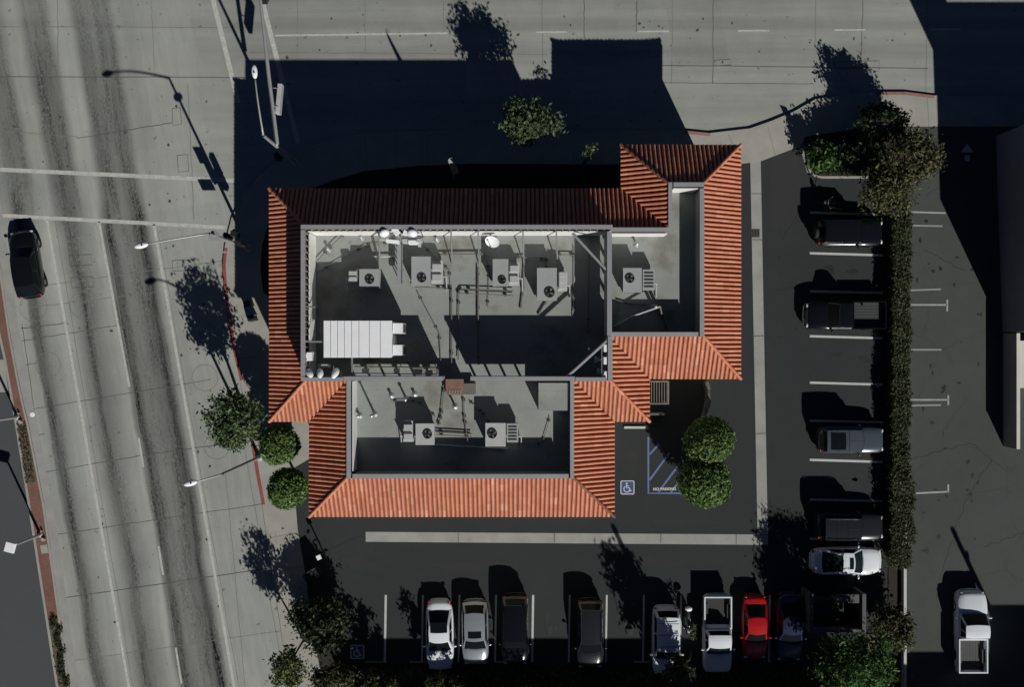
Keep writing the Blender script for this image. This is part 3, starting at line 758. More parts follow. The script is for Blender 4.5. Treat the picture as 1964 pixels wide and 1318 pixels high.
solid(-278,-227,-269,-63,ZT+.22,'E'); solid(-268,-227,95,-218,ZT+.22,'N'); solid(96,-227,104,-63,ZT+.22,'W')
# main enclosure: framed screen with open studs under the cap on north and west
pbox(-347,186,ZD,165,195,ZM-.12,MB())
def framed(x0,y0,x1,y1,side):
    if side == 'N': pbox(x0-.6,y0+2.4,ZM-.12,x1+.6,y1+.6,ZM,cap)
    else: pbox(x0-.6,y0-.6,ZM-.12,x1-2.4,y1+2,ZM,cap)
    if side == 'N':
        pbox(x0,y1-2,ZD-.3,x1,y1-.3,ZM-.12,par); pbox(x0,y0+.4,ZD-.2,x1,y0+2,8.30,inn)
        k = x0+4
        while k < x1-2: studbox(k,y0+.8,8.30,k+1.6,y1-2,ZM-.12); k += 11.5
    else:
        pbox(x0+.3,y0,ZD-.3,x0+2,y1,ZM-.12,par); pbox(x1-2,y0,ZD-.2,x1-.4,y1,8.20,inn)
        k = y0+4
        while k < y1-2: studbox(x0+2,k,8.20,x1-.8,k+1.6,ZM-.12); k += 10.5
framed(-347,186,165,195,'N'); framed(-347,-53,-338,185,'W')
# south and east: solid corners, raised screens elsewhere
solid(-347,-62,-278.8,-54,ZM,'N'); solid(105,-62,155,-54,ZM,'N'); solid(156,-62,165,12-.5,ZM,'W')
def raised(x0,y0,x1,y1):
    pbox(x0+1.2,y0+1.2,7.05,x1-1.2,y1-1.2,ZM-.1,par); pbox(x0+.6,y0+.6,ZM-.1,x1-.6,y1-.6,ZM,cap)
raised(-277.5,-62,-113,-54); raised(-69,-62,104,-54); raised(156,12,165,185)
for k in range(-272,100,26):
    if not (-113 < k < -70): studbox(k,-60.5,ZD,k+2.4,-55.5,7.08)
for k in range(30,184,30): studbox(158,k,ZD,163,k+2.4,7.08)
par.build("parapet", MAT['parapet'], BLD); cap.build("parapet_cap", MAT['cap'], BLD); inn.build("parapet_lining", MAT['innerwhite'], BLD)
# white lining strips of the wing parapets
g = MB(); pass
for q in ((166,184.6,262,186),(272.0,260.6,314,262),(-268.9,-217,-267.5,-64)):
    g = MB(); pbox(q[0],q[1],ZD,q[2],q[3],ZT+.1,g); g.build("parapet_lining", MAT['innerwhite'], BLD)
# corner and wall braces
def brace(a, b_, r=.05, name="brace", mat='cap'):
    g = MB(); g.tube([a, b_], r, 6); return g.build(name, MAT[mat], BLD)
for a, b_ in (((1098,447),(1172,527)), ((1083,727),(1168,650))): brace(G3(*a, ZM-.16), G3(*b_, ZM-.16), .085)
for x in (727,865,917,1003,1067): brace(G3(x, 442, ZM-.2), G3(x+2, 508, ZD+.02), .045, mat='steel')
for y in (588,655): brace(G3(585,y,ZM-.2), G3(612 if y < 600 else 650,y+1,ZD+1.2 if y < 600 else ZM-.3), .05, mat='steel')
brace(G3(675,728,ZM-.2), G3(675,672,ZM-.3), .06, mat='steel'); brace(G3(655,728,ZM-.2), G3(654,712,ZD+1), .05, mat='steel')
# raised curb in the south wing, dark block standing in for the shadow beside the hatch
g = MB(); x0, y0 = G(1033,788,ZT); x1, y1 = G(1092,735,ZT); g.box(x0, y0, ZD-.05, x1, y1, ZT-.02); g.build("raised_deck", MAT['deck'], BLD)
g = MB(); x0, y0 = G(888,757,6.9); x1, y1 = G(912,736,6.9); g.box(x0,y0,ZD,x1,y1,6.9); g.build("hatch_shadow_block", MAT['pipe'], BLD)
# windows and door under the eaves
for k in range(5):
    x = -8.2+k*2.6; y = -(227+74)/S+.75
    g = MB(); g.box(x-.75, y-.05, 1.0, x+.75, y+.02, 2.7); f = g.build("window", MAT['wood'], BLD)
    g = MB(); g.box(x-.67, y-.07, 1.08, x+.67, y-.045, 2.62); g.build("pane", MAT['glass'], f)
for k in range(5):
    y = 1.5+k*1.9; x = (323+74)/S-.75
    g = MB(); g.box(x-.02, y-.6, 1.0, x+.05, y+.6, 2.7); f = g.build("window", MAT['wood'], BLD)
    g = MB(); g.box(x+.045, y-.52, 1.08, x+.07, y+.52, 2.62); g.build("pane", MAT['glass'], f)

# ------------------------------------------------------------------ rooftop equipment
def rect(x0,y0,x1,y1,h):
    a = G(x0,y1,h); b_ = G(x1,y0,h); return a[0],a[1],b_[0],b_[1]
def hvac(label, cab, fan, fr, side, mat='hvac', hc=7.55, hs=7.25, louver=False, hoods=0):
    X0,Y0,X1,Y1 = rect(*cab, hc); cx, cy = (X0+X1)/2, (Y0+Y1)/2
    t = thing("rooftop_air_conditioner", label, "air conditioner", (cx, cy, ZD), 0, "rooftop air conditioning units")
    w, l = X1-X0, Y1-Y0
    g = MB(); g.box(-w/2+.06,-l/2+.06,0,w/2-.06,l/2-.06,.28); g.build("curb", MAT['deck'], t)
    g = MB(); g.box(-w/2,-l/2,.28,w/2,l/2,hc-ZD-.05); g.box(-w/2-.03,-l/2-.03,hc-ZD-.05,w/2+.03,l/2+.03,hc-ZD); g.build("cabinet", MAT[mat], t)
    g = MB()
    for k in range(5): g.box(-w/2-.015, -l/2+.1, .4+k*.13, -w/2-.002, l/2-.1, .46+k*.13)
    for k in range(5): g.box(-w/2+.1, -l/2-.015, .4+k*.13, w/2-.1, -l/2-.002, .46+k*.13)
    g.build("coil_grille", MAT['hvacd'], t)
    fx, fy = G(*fan, hc); fx -= cx; fy -= cy; r = fr/S*.88; z = hc-ZD
    g = MB(); g.lathe((fx,fy,z), [(r*1.06,0),(r*1.06,.06),(r*.97,.06),(r*.97,-.0)], 24); f = g.build("fan_shroud", MAT['hvacd'], t)
    g = MB(); g.cyl((fx,fy), r*.96, z+.004, z+.012, 24); g.build("fan_well", MAT['black'], f)
    g = MB(); a0 = R.uniform(0,1.5)
    for k in range(4):
        a = a0+k*1.5708
        c1, s1 = math.cos(a), math.sin(a); c2, s2 = math.cos(a+.5), math.sin(a+.5)
        g.quad((fx+c1*r*.2,fy+s1*r*.2,z+.02),(fx+c1*r*.88,fy+s1*r*.88,z+.02),(fx+c2*r*.88,fy+s2*r*.88,z+.05),(fx+c2*r*.2,fy+s2*r*.2,z+.045))
    g.build("fan_blade", MAT['pipe'], f)
    g = MB(); g.lathe((fx,fy,z+.03), [(0,.07),(r*.16,.06),(r*.24,.0)], 12); g.tube([(fx-r,fy,z+.07),(fx+r,fy,z+.07)], .012, 5); g.tube([(fx,fy-r,z+.07),(fx,fy+r,z+.07)], .012, 5); g.build("fan_guard", MAT['chrome'], f)
    A0,B0,A1,B1 = [q-(cx if i%2==0 else cy) for i, q in enumerate(rect(*side, hs))]
    g = MB(); zs = hs-ZD
    g.box(A0,B0,.25,A1,B1,zs)
    sb = g.build("side_cabinet", MAT['hvacb' if not louver else 'hvac'], t)
    g = MB(); dl = (B1-B0)
    if louver:
        for k in range(5):
            y = B0+dl*(.12+.17*k); g.box(A0+.08,y,zs,A1-.08,y+dl*.06,zs+.04)
        g.build("louver", MAT['hvacd'], sb)
    else:
        for k in range(max(2, hoods)):
            y = B0+dl*(.08+k*.9/max(2,hoods)); g.cbox(((A0+A1)/2, y+dl*.17, zs), ((A1-A0)*.8, dl*.3, .14+.05*k))
        g.build("intake_hood", MAT['hvacb'], sb)
    g = MB(); xs = A1 if side[0] > cab[0] else A0; sg = 1 if side[0] > cab[0] else -1
    g.tube([(xs, B0+dl*.3, .7),(xs+sg*.16, B0+dl*.3, .68),(xs+sg*.18, B0+dl*.3, .3),(xs+sg*.18, B0-.4, .1)], .035, 6); g.build("drain_pipe", MAT['hvacb'], t)
    return t
hvac("square rooftop air conditioner in shade nearest the white ribbed shelter", (690,517,727,552), (709,536), 8.5, (668,517,687,541), hs=7.3)
hvac("tall air conditioner below the crowded antenna frame on the main deck", (790,493,825,548), (809,533), 8.5, (827,500,849,544))
hvac("slim air conditioner just below the white dish on the main deck", (946,498,974,548), (963,537), 7.5, (976,503,996,547))
hvac("large green-grey air conditioner at the main deck's east end by the diagonal brace", (1031,515,1067,576), (1054,561), 9.5, (1070,522,1088,558), mat='hvac', hoods=3)
hvac("air conditioner alone on the narrow east wing deck", (1196,515,1230,560), (1208,534), 8.5, (1233,517,1256,556), louver=True)
hvac("air conditioner with dull metal side box on the south wing deck, west one", (798,814,832,853), (820,833), 8.5, (773,808,793,848), mat='hvacb')
hvac("air conditioner with louvred side box on the south wing deck, east one", (932,813,969,856), (944,832), 9, (972,813,994,849), mat='hvacb', louver=True)

# ribbed white shelter
X0,Y0,X1,Y1 = rect(620,615,752,686,ZM)
t = thing("equipment_shelter", "white ribbed-roof equipment shelter standing on the main roof deck", "shelter", ((X0+X1)/2,(Y0+Y1)/2,ZD))
w, l = X1-X0, Y1-Y0
g = MB(); g.box(-w/2+.05,-l/2+.05,0,w/2-.05,l/2-.05,ZM-ZD-.12); g.build("wall", MAT['innerwhite'], t)
edges = [0,13.5/132,27/132,40/132,54/132,68/132,88/132,109/132,1]
for a, b_ in zip(edges[:-1], edges[1:]):
    g = MB(); g.cbox((-w/2+w*(a+b_)/2, 0, ZM-ZD-.12), (w*(b_-a)-.03, l, .12)); g.build("roof_panel", MAT['whitemetal'], t)
for (x0,y0,x1,y1) in ((753,620,772,640),(753,662,771,682)):
    a,b_,c,d = rect(x0,y0,x1,y1,ZM-.25); px, py = (X0+X1)/2, (Y0+Y1)/2
    g = MB(); g.box(a-px,b_-py,.6,c-px,d-py,ZM-ZD-.25); u = g.build("wall_cooling_unit", MAT['whitemetal'], t)
    g = MB(); [g.box(c-px+.002, b_-py+.06, .8+k*.2, c-px+.02, d-py-.06, .9+k*.2) for k in range(7)]; g.build("louver", MAT['hvacd'], u)
# platforms, duct, trays
def tbox(name, r, z0, z1, mat, label, cat):
    X0,Y0,X1,Y1 = rect(*r, z1); g = MB(); g.box(0,0,0,X1-X0,Y1-Y0,z1-z0); g.box(.06,.06,z1-z0,X1-X0-.06,Y1-Y0-.06,z1-z0+.03)
    o = g.build(name, MAT[mat]); o.location = (X0,Y0,z0); return tag(o, label, cat)
X0,Y0,X1,Y1 = rect(856,729,888,758,7.35)
t = thing("roof_hatch", "rusty brown roof hatch in the gap of the screen wall", "roof hatch", (X0,Y0,ZD))
g = MB(); g.box(0,0,0,X1-X0,Y1-Y0,.85); g.build("hatch_curb", MAT['rust'], t)
g = MB(); g.box(-.04,.35,.85,X1-X0+.04,Y1-Y0+.04,.93); g.build("hatch_lid", MAT['rust'], t)
g = MB(); [g.box(.15+k*.16,.02,.85,.22+k*.16,.3,.89) for k in range(5)]; g.build("rung", MAT['steel'], t)
X0,Y0,X1,Y1 = rect(762,468,772,546,7.4)
t = thing("cable_tray", "wide grey cable tray running south from the antenna frame", "cable tray", (X0,Y0,ZD))
g = MB(); g.box(0,0,.9,X1-X0,Y1-Y0,.95); g.box(0,0,.95,.03,Y1-Y0,1.03); g.box(X1-X0-.03,0,.95,X1-X0,Y1-Y0,1.03); g.build("tray", MAT['cap'], t)
for k in range(4): g = MB(); y=.15+k*(Y1-Y0-.3)/3; g.box(.05,y,0,.1,y+.05,.9); g.box(X1-X0-.1,y,0,X1-X0-.05,y+.05,.9); g.build("support", MAT['steel'], t)

def antenna_cluster(label, cx, cy, zb, items, rails):
    x, y = G(cx, cy, zb)
    t = thing("antenna_frame", label, "antenna frame", (x, y, ZD), 0, "cell antenna frames behind the parapet")
    g = MB()
    for a, b_ in rails:
        p, q = G3(*a), G3(*b_); o = Vector((x,y,ZD)); g.tube([p-o, q-o], .03, 6)
    g.build("rail", MAT['steel'], t)
    for (px, py, z, sx, sy, sz, rz, nm) in items:
        p = G3(px, py, z) - Vector((x,y,ZD)); g = MB()
        if nm == 'drum':
            tm = Matrix.Rotation(rad(rz),3,'Z') @ Matrix.Rotation(rad(62),3,'X'); g.ell(p, (sx,sx,sy), 14, 8, tm)
            g.build("drum_antenna", MAT['whitemetal'], t, smooth=True)
        elif nm == 'panel': g.cbox((p.x,p.y,p.z-sz), (sx,sy,sz), rad(rz)); g.build("panel_antenna", MAT['whitemetal'], t)
        else: g.cbox((p.x,p.y,p.z-sz), (sx,sy,sz), rad(rz)); g.build("radio_box", MAT['hvacb'], t)
    return t
antenna_cluster("long antenna frame crowded with white panels at the north parapet", 768, 458, ZM,
    [(737,447,9.0,.30,.2,.2,20,'drum'),(759,443,9.0,.34,.42,1.4,35,'panel'),(779,447,8.9,.38,.30,1.2,-20,'panel'),(791,447,9.0,.3,.2,.2,-15,'drum'),(733,459,8.6,.30,.12,.5,0,'box'),(752,462,8.4,.75,.16,.8,-6,'panel'),(776,462,8.5,.30,.22,.7,0,'box'),(792,464,8.5,.55,.2,.8,0,'panel'),(804,461,8.6,.3,.2,.6,0,'box'),(804,468,8.2,.16,.26,.5,0,'box'),(768,450,8.7,.2,.2,.9,0,'box'),(745,450,8.6,.16,.24,.9,15,'box')],
    [((727,453,8.9),(812,455,8.9)),((727,461,8.1),(812,463,8.1)),((727,453,ZD),(727,453,8.9)),((770,455,ZD),(770,455,8.9)),((812,455,ZD),(812,455,8.9)),((727,453,8.9),(727,510,ZD+.1)),((770,455,8.9),(740,466,7.4)),((812,455,8.9),(780,448,8.5))])
antenna_cluster("antenna frame with white drums in the south-west parapet corner", 615, 705, ZM,
    [(594,717,8.9,.2,.34,.2,35,'drum'),(614,717,8.9,.2,.34,.2,10,'drum'),(643,717,8.9,.22,.36,.2,-20,'drum'),(592,684,8.9,.34,.5,1.3,0,'panel'),(620,702,8.6,.6,.18,.6,0,'box'),(586,708,8.3,.14,.14,.5,0,'box')],
    [((588,722,8.8),(668,724,8.8)),((588,676,8.8),(588,722,8.8)),((640,702,8.3),(640,722,8.8)),((620,702,8.4),(616,718,8.7)),((588,722,ZD),(588,722,8.8)),((668,724,ZD),(668,724,8.8))])
antenna_cluster("antenna frame with three white panels in the south-east parapet corner", 1158, 692, ZM,
    [(1162,668,9.0,.24,.42,1.3,0,'panel'),(1162,692,9.0,.26,.42,1.3,0,'panel'),(1162,719,9.0,.24,.40,1.3,-15,'panel'),(1145,690,8.3,.2,.35,.5,0,'box'),(1150,712,8.2,.2,.3,.5,0,'box')],
    [((1154,655,8.9),(1154,724,8.9)),((1154,690,8.6),(1142,690,8.3)),((1154,655,ZD),(1154,655,8.9)),((1154,724,ZD),(1154,724,8.9))])
antenna_cluster("low rail of dark radio boxes along the south screen wall", 750, 708, 7.4,
    [(700,712,7.2,.35,.3,.5,0,'box'),(760,712,7.2,.3,.3,.5,0,'box'),(800,714,7.3,.5,.35,.6,0,'box'),(822,716,7.3,.4,.3,.6,10,'box')],
    [((680,703,7.1),(838,705,7.1)),((680,716,7.1),(838,718,7.1)),((700,703,ZD),(700,703,7.1)),((770,704,ZD),(770,704,7.1)),((838,705,ZD),(838,718,7.1))])
# satellite dish
x, y = G(945, 461, 8.0)
t = thing("satellite_dish", "white satellite dish tilted south below the north parapet", "satellite dish", (x, y, ZD))
g = MB(); g.tube([(0,.1,0),(0,.1,1.3)], .045, 8); g.build("mast", MAT['steel'], t)
tm = Matrix.Rotation(rad(-20),3,'Z') @ Matrix.Rotation(rad(48),3,'X'); g = MB(); n = 22
prof = [(.0,.0),(.15,.012),(.3,.05),(.43,.11)]
vs = [tm @ Vector((r*math.cos(2*math.pi*k/n), r*math.sin(2*math.pi*k/n), z)) + Vector((0,0,1.45)) for k in range(n) for r, z in prof]
g.add(vs, [(k*4+j, k*4+j+1, ((k+1)%n)*4+j+1, ((k+1)%n)*4+j) for k in range(n) for j in range(3)]); g.build("reflector", MAT['whitemetal'], t, smooth=True)
g = MB(); e = tm @ Vector((0,0,.5)) + Vector((0,0,1.45)); g.tube([tm @ Vector((0,-.4,.1))+Vector((0,0,1.45)), e], .018, 6); g.ell(e, (.06,.06,.08), 8, 6); g.build("feed_horn", MAT['steel'], t)
# vents
for (px,py,h,lab) in [(686,799,.75,"small white vent pipe hugging the south wing's west parapet"),(712,798,1.5,"taller white vent pipe with long shadow on the south wing deck"),(750,760,.3,"squat round vent near the south wing's screen wall"),(777,767,.7,"slim vent pipe above the shaded cooling unit"),(795,757,.25,"low vent cap between screen wall and slim pipe"),(872,781,.55,"short vent pipe below the rusty roof hatch"),(692,455,.3,"low vent under the north-west parapet brace"),(837,458,.3,"low dark vent right of the antenna frame"),(628,477,.35,"little post vent on the conduit in the deck's north-west corner"),(1222,467,.4,"lone vent at the east wing deck's north end"),(1258,588,.9,"thin vent pipe beside the raised pipe on the east wing deck")]:
    x, y = G(px, py, ZD+h); t = thing("roof_vent", lab, "roof vent", (x, y, ZD), 0, "vents on the flat roof")
    g = MB(); g.lathe((0,0,0), [(.2,0),(.17,.03),(.07,.06),(.055,h)], 14); g.build("pipe", MAT['steel'], t)
    g = MB(); g.lathe((0,0,h), [(.085,-.06),(.10,0),(.0,.05)], 14); g.build("rain_cap", MAT['steel'], t)
# pipe runs on the deck
def piperun(pts, r, z, label, mat='pipe'):
    P = [G3(*p, z) if len(p) == 2 else G3(*p) for p in pts]
    o = P[0].copy(); o.z = ZD
    t = thing("roof_pipe", label, "pipe", o, 0, "pipes running over the roof decks")
    g = MB(); g.tube([p-o for p in P], r, 6); g.build("pipe", MAT[mat], t)
    for a, b_ in zip(P[:-1], P[1:]):
        for k in (.15,.85):
            q = a.lerp(b_, k)-o; g = MB(); g.box(q.x-.09, q.y-.05, 0, q.x+.09, q.y+.05, max(.05, q.z-r)); g.build("sleeper", MAT['darkwood'], t)
zp = ZD+.18
for pts, r, lab in [
    ([(790,549),(850,553),(866,556),(866,700)],.04,"dark pipe from the tall air conditioner south to the screen gap"),
    ([(985,567),(880,562),(879,690)],.035,"pipe turning south beside the screen gap shadow"),
    ([(985,558),(884,554),(878,562)],.03,"upper thin pipe to the slim air conditioner"),
    ([(714,492),(760,492)],.045,"short pale pipe crossing a parapet brace"),
    ([(840,488),(932,487)],.05,"dark pipe across the deck between two braces"),
    ([(985,494),(1048,494),(1048,514)],.035,"bent pipe feeding the green-grey air conditioner"),
    ([(1068,488),(1102,489)],.03,"stub pipe by the main deck's north-east shade"),
    ([(917,512),(917,604),(918,700)],.05,"straight dark pipe down the middle of the main deck"),
    ([(836,829),(905,833)],.035,"thin pipe pair's upper run on the south wing deck"),
    ([(836,834),(905,838)],.03,"thin pipe pair's lower run on the south wing deck"),
    ([(826,853),(900,857),(974,861)],.045,"pale pipe along the south wing shade edge"),
    ([(889,762),(891,806),(897,846)],.03,"wavy conduit from the hatch to the south wing shade"),
    ([(852,742),(846,800),(841,816)],.03,"dark conduit from the hatch to the west cooling unit"),
    ([(597,512),(628,479),(660,447)],.03,"diagonal conduit over the deck's north-west corner"),
    ([(1178,626,6.9),(1215,606,7.1),(1266,588,7.3)],.05,"raised pale pipe slanting over the east wing's shaded deck"),
    ([(1266,588,7.3),(1270,606,7.0),(1279,633,6.6)],.05,"bent end of the raised pipe on the east wing deck")]:
    piperun(pts, r, zp, lab, 'hvacb' if 'pale' in lab else 'pipe')

for pts, r, lab in [
    ([(612,520),(700,470),(745,466)],.018,"thin cable to the antenna frame's west end"),
    ([(812,470),(862,520),(864,556)],.018,"thin cable from the antenna frame's east end to the long pipe"),
    ([(925,452),(938,520),(935,590)],.02,"thin cable running south from the white dish"),
    ([(1005,500),(1002,560),(998,592)],.05,"thick dark duct stub beside the slim air conditioner"),
    ([(1048,578),(1032,604)],.05,"short slanting pipe under the green-grey air conditioner"),
    ([(800,560),(842,640),(846,700)],.03,"slanting cable from the cable tray toward the roof hatch"),
    ([(700,690),(770,696),(836,694)],.025,"cable along the low rail of radio boxes"),
    ([(1182,575),(1205,582),(1240,584)],.03,"looped hose at the east wing air conditioner"),
    ([(1100,470),(1100,600)],.02,"thin cable along the main deck's east shade"),
    ([(750,770),(800,768),(835,800)],.02,"thin cable between south wing vents"),
    ([(900,770),(925,790),(940,812)],.02,"thin cable into the louvred air conditioner's corner"),
    ([(1055,800),(1040,850),(990,852)],.02,"thin cable round the raised deck box"),
    ([(1130,455),(1128,640)],.03,"conduit along the east screen wall")]:
    piperun(pts, r, ZD+.10, lab)
# ------------------------------------------------------------------ street furniture
def lampbody(t, base, ph, kink, head, headlen=.75, rpole=.11):
    o = Vector((base.x, base.y, base.z))
    g = MB(); g.lathe((0,0,0), [(.24,0),(.24,.12),(.15,.2),(rpole,.5),(rpole*.7,ph)], 12); g.build("pole", MAT['polepaint'], t, smooth=40)
    k = Vector((0,0,ph)); hd = head-o; pts = []
    for i in range(9):
        u = i/8; p = k.lerp(hd, u); p.z = ph + (hd.z-ph)*math.sin(u*math.pi/2); pts.append(p)
    g = MB(); g.tube(pts, [.06-.02*i/8 for i in range(9)], 8); g.build("arm", MAT['polepaint'], t, smooth=True)
    d = Vector((hd.x, hd.y, 0)).normalized(); rz = math.atan2(d.y, d.x)
    tm = Matrix.Rotation(rz,3,'Z'); g = MB(); g.ell(hd+d*headlen*.35, (headlen*.55,.17,.11), 14, 8, tm)
    h = g.build("lamp_head", MAT['whitemetal'], t, smooth=True)
    g = MB(); g.ell(hd+d*headlen*.42-Vector((0,0,.07)), (headlen*.34,.13,.07), 12, 6, tm); g.build("lens", MAT['lamp'], h, smooth=True)
    g = MB(); g.cyl((hd.x+d.x*.2, hd.y+d.y*.2), .045, hd.z+.09, hd.z+.17, 8); g.build("photocell", MAT['black'], h)
def sighead(t, p, rz, n=3):
    g = MB(); g.cbox(p, (.34,.30,1.05), rz); s = g.build("signal_head", MAT['black'], t)
    g = MB(); c, sn = math.cos(rz), math.sin(rz)
    for k in range(n): g.ell((p[0]+c*.18, p[1]+sn*.18, p[2]+.2+k*.32), (.12,.12,.12), 10, 6)
    g.build("signal_lens", MAT['signallens'], s)
# corner lamp with signals (west kerb)
b0 = G3(478,476,0); b0.z = ZW
t = thing("street_lamp", "corner street lamp reaching over the avenue, carrying signals and sign plates", "street lamp", b0)
hd = G3(280,469,9.3); lampbody(t, b0, 8.35, None, hd)
sighead(t, (-.35,.35,2.9), 2.2); sighead(t, (.38,-.1,2.9), -.3); sighead(t, (.15,.5,3.1), 1.5)
g = MB(); g.box(-.6,-.03,4.1,-.1,.03,4.9); g.box(-1.0,-.62,3.2,-.12,-.58,3.75); g.build("sign_plate", MAT['polepaint'], t)
g = MB(); g.lathe((0,0,7.4), [(0,.02),(.3,.02),(.3,-.02),(0,-.02)], 18); g.build("round_bracket", MAT['polepaint'], t)
g = MB(); g.tube([(-.1,0,3.6),(-.5,.4,3.9)], .03, 6); g.tube([(.1,0,3.4),(.4,-.1,3.9)], .03, 6); g.build("bracket", MAT['steel'], t)
# signal pole at the corner, north side
b0 = G3(568,312,0); b0.z = ZW
t = thing("traffic_signal", "traffic signal pole with long mast arm over the cross street and its own lamp", "traffic signal", b0)
hd = G3(489,146,9.2); lampbody(t, b0, 8.3, None, hd, .75, .13)
ma = G3(531,276,5.6)-b0; mb_ = G3(500,2,6.3)-b0; mc = G3(486,-120,6.5)-b0
g = MB(); g.tube([Vector((0,0,5.5)), ma, ma.lerp(mb_,.5)+Vector((0,0,.1)), mb_, mc], [.14,.14,.115,.09,.06], 10); g.build("mast_arm", MAT['polepaint'], t, smooth=True)
sp = G3(534,188,5.5)-b0
g = MB(); g.cbox((sp.x, sp.y, sp.z-.55), (.26,1.8,.55), rad(-5)); s = g.build("street_name_sign", MAT['hvacb'], t)
g = MB(); g.tube([sp+Vector((-.3,.6,.1)), sp+Vector((0,.6,0))], .03, 6); g.tube([sp+Vector((-.3,-.5,.1)), sp+Vector((0,-.5,0))], .03, 6); g.build("bracket", MAT['steel'], s)
for q in (.72, .95, 1.0):
    p = mb_.lerp(mc, (q-.7)*3); sighead(t, (p.x+.1, p.y, p.z-.7), 0)
p = ma.lerp(mb_, .04); sighead(t, (-.3,-.3,3.0), -2.4)
# lamp by the red kerb
b0 = G3(499,877,0); b0.z = ZW
t = thing("street_lamp", "street lamp by the red kerb between leafy tree and round bushes", "street lamp", b0)
lampbody(t, b0, 8.2, None, G3(374,925,9.1))
# median lamps
def postlamp(px, py, lab, head, h=3.7):
    b0 = G3(px, py, 0); b0.z = .15
    t = thing("median_lamp", lab, "street lamp", b0, 0, "square lamps on the median")
    g = MB(); g.lathe((0,0,0), [(.2,0),(.2,.1),(.1,.2),(.07,h)], 10); g.build("pole", MAT['polepaint'], t)
    g = MB(); g.cbox((head[0],head[1],h), (.62,.62,.16), rad(-15)); g.tube([(0,0,h-.02),(head[0],head[1],h+.05)], .03, 6); u = g.build("lamp_head", MAT['whitemetal'], t)
    g = MB(); g.cbox((head[0],head[1],h-.03), (.5,.5,.03), rad(-15)); g.build("lens", MAT['lamp'], u)
    g = MB(); g.cyl((.25,-.3), .12, -.02, .25, 8); g.cyl((.12,.25), .06, -.02, .2, 8); g.build("base_box", MAT['kerb'], t)
postlamp(80,1025, "square-headed lamp on the red brick median, seen whole", (-.05,-.05))
postlamp(36,800, "median lamp at the dry bed with its head out of frame", (-.9,-.35))
# newspaper boxes / kiosk by the shaded corner
x, y = G(481,597,.6)
t = thing("news_rack", "grey news rack with two dark boxes on the sidewalk near the tiled eave", "news rack", (x,y,ZW), rad(15))
g = MB(); g.box(-.26,-.4,.9,.26,.4,.95); g.build("top_shelf", MAT['steel'], t)
for yy in (-.48,.48): g = MB(); g.cbox((0,yy,0), (.42,.36,1.05)); g.build("paper_box", MAT['black'], t)
g = MB(); [g.box(u-.02,v-.02,0,u+.02,v+.02,.9) for u in (-.22,.22) for v in (-.3,.3)]; g.build("leg", MAT['steel'], t)
# feather banner in the shaded bed
b0 = Vector((-108.9/S, 312.6/S, ZW))
t = thing("feather_banner", "tall white feather banner in the dark bed north of the roof", "banner", b0, rad(20))
g = MB(); pts = [Vector((.0,0,z)) for z in (0,3,5.5,6.8)] + [Vector((.05,0,7.25)), Vector((.15,0,7.4)), Vector((.26,0,7.2))]; g.tube(pts, [.03]*4+[.02]*3, 6); g.build("pole", MAT['polepaint'], t)
g = MB(); F = [(.02,2.2),(.40,2.2),(.40,4),(.32,5.2),(.20,6.2),(.13,7.0),(.09,7.3),(.05,7.2),(.02,6.6)]
vs = [(x_, .02*math.sin(z_*2)+s_*.006, z_) for s_ in (-1,1) for x_, z_ in F]; n = len(F)
g.add(vs, [tuple(range(n)), tuple(range(2*n-1,n-1,-1))] + [(i, n+i, n+(i+1)%n, (i+1)%n) for i in range(n)]); g.build("flag", MAT['kerb'], t)
# sign by the driveway
x, y = G(1546,297); t = thing("driveway_sign", "small sign on a thin post at the driveway's planted corner", "sign", (x,y,ZW), rad(-20))
g = MB(); g.tube([(0,0,0),(0,0,2.3)], .03, 6); g.build("post", MAT['polepaint'], t)
g = MB(); g.box(-.24,-.015,1.65,.24,.015,2.3); g.build("sign_panel", MAT['black'], t)
# lot sign box and post light at the lot's west entrance
x, y = G(598,1103,1.2); t = thing("monument_sign", "dark square sign box at the lot entrance under dense branches", "sign", (x,y,ZL), rad(32))
g = MB(); g.box(-.35,-.2,0,.35,.2,.4); g.build("base", MAT['wallgrey'], t)
g = MB(); g.cbox((0,0,.4), (.95,.6,1.0)); g.build("sign_cabinet", MAT['black'], t)
g = MB(); g.box(-.47,-.3,1.405,-.43,.3,1.42); g.box(-.43,.26,1.405,.47,.3,1.42); g.build("trim", MAT['wallgrey'], t)
x, y = G(612,1069,1.6); t = thing("post_light", "small square white post light at the lot entrance", "post light", (x,y,ZL), rad(25))
g = MB(); g.tube([(0,0,0),(0,0,1.5)], .05, 8); g.build("post", MAT['black'], t)
g = MB(); g.cbox((0,0,1.5), (.30,.30,.12)); g.build("lamp_head", MAT['whitemetal'], t)
# wheel stop
x, y = G(1217,820,ZL); g = MB(); g.cbox((0,0,0), (1.4,.15,.12)); o = g.build("wheel_stop", MAT['whitestone']); o.location = (x,y,ZL); tag(o, "white wheel stop beside the accessible stall", "wheel stop")
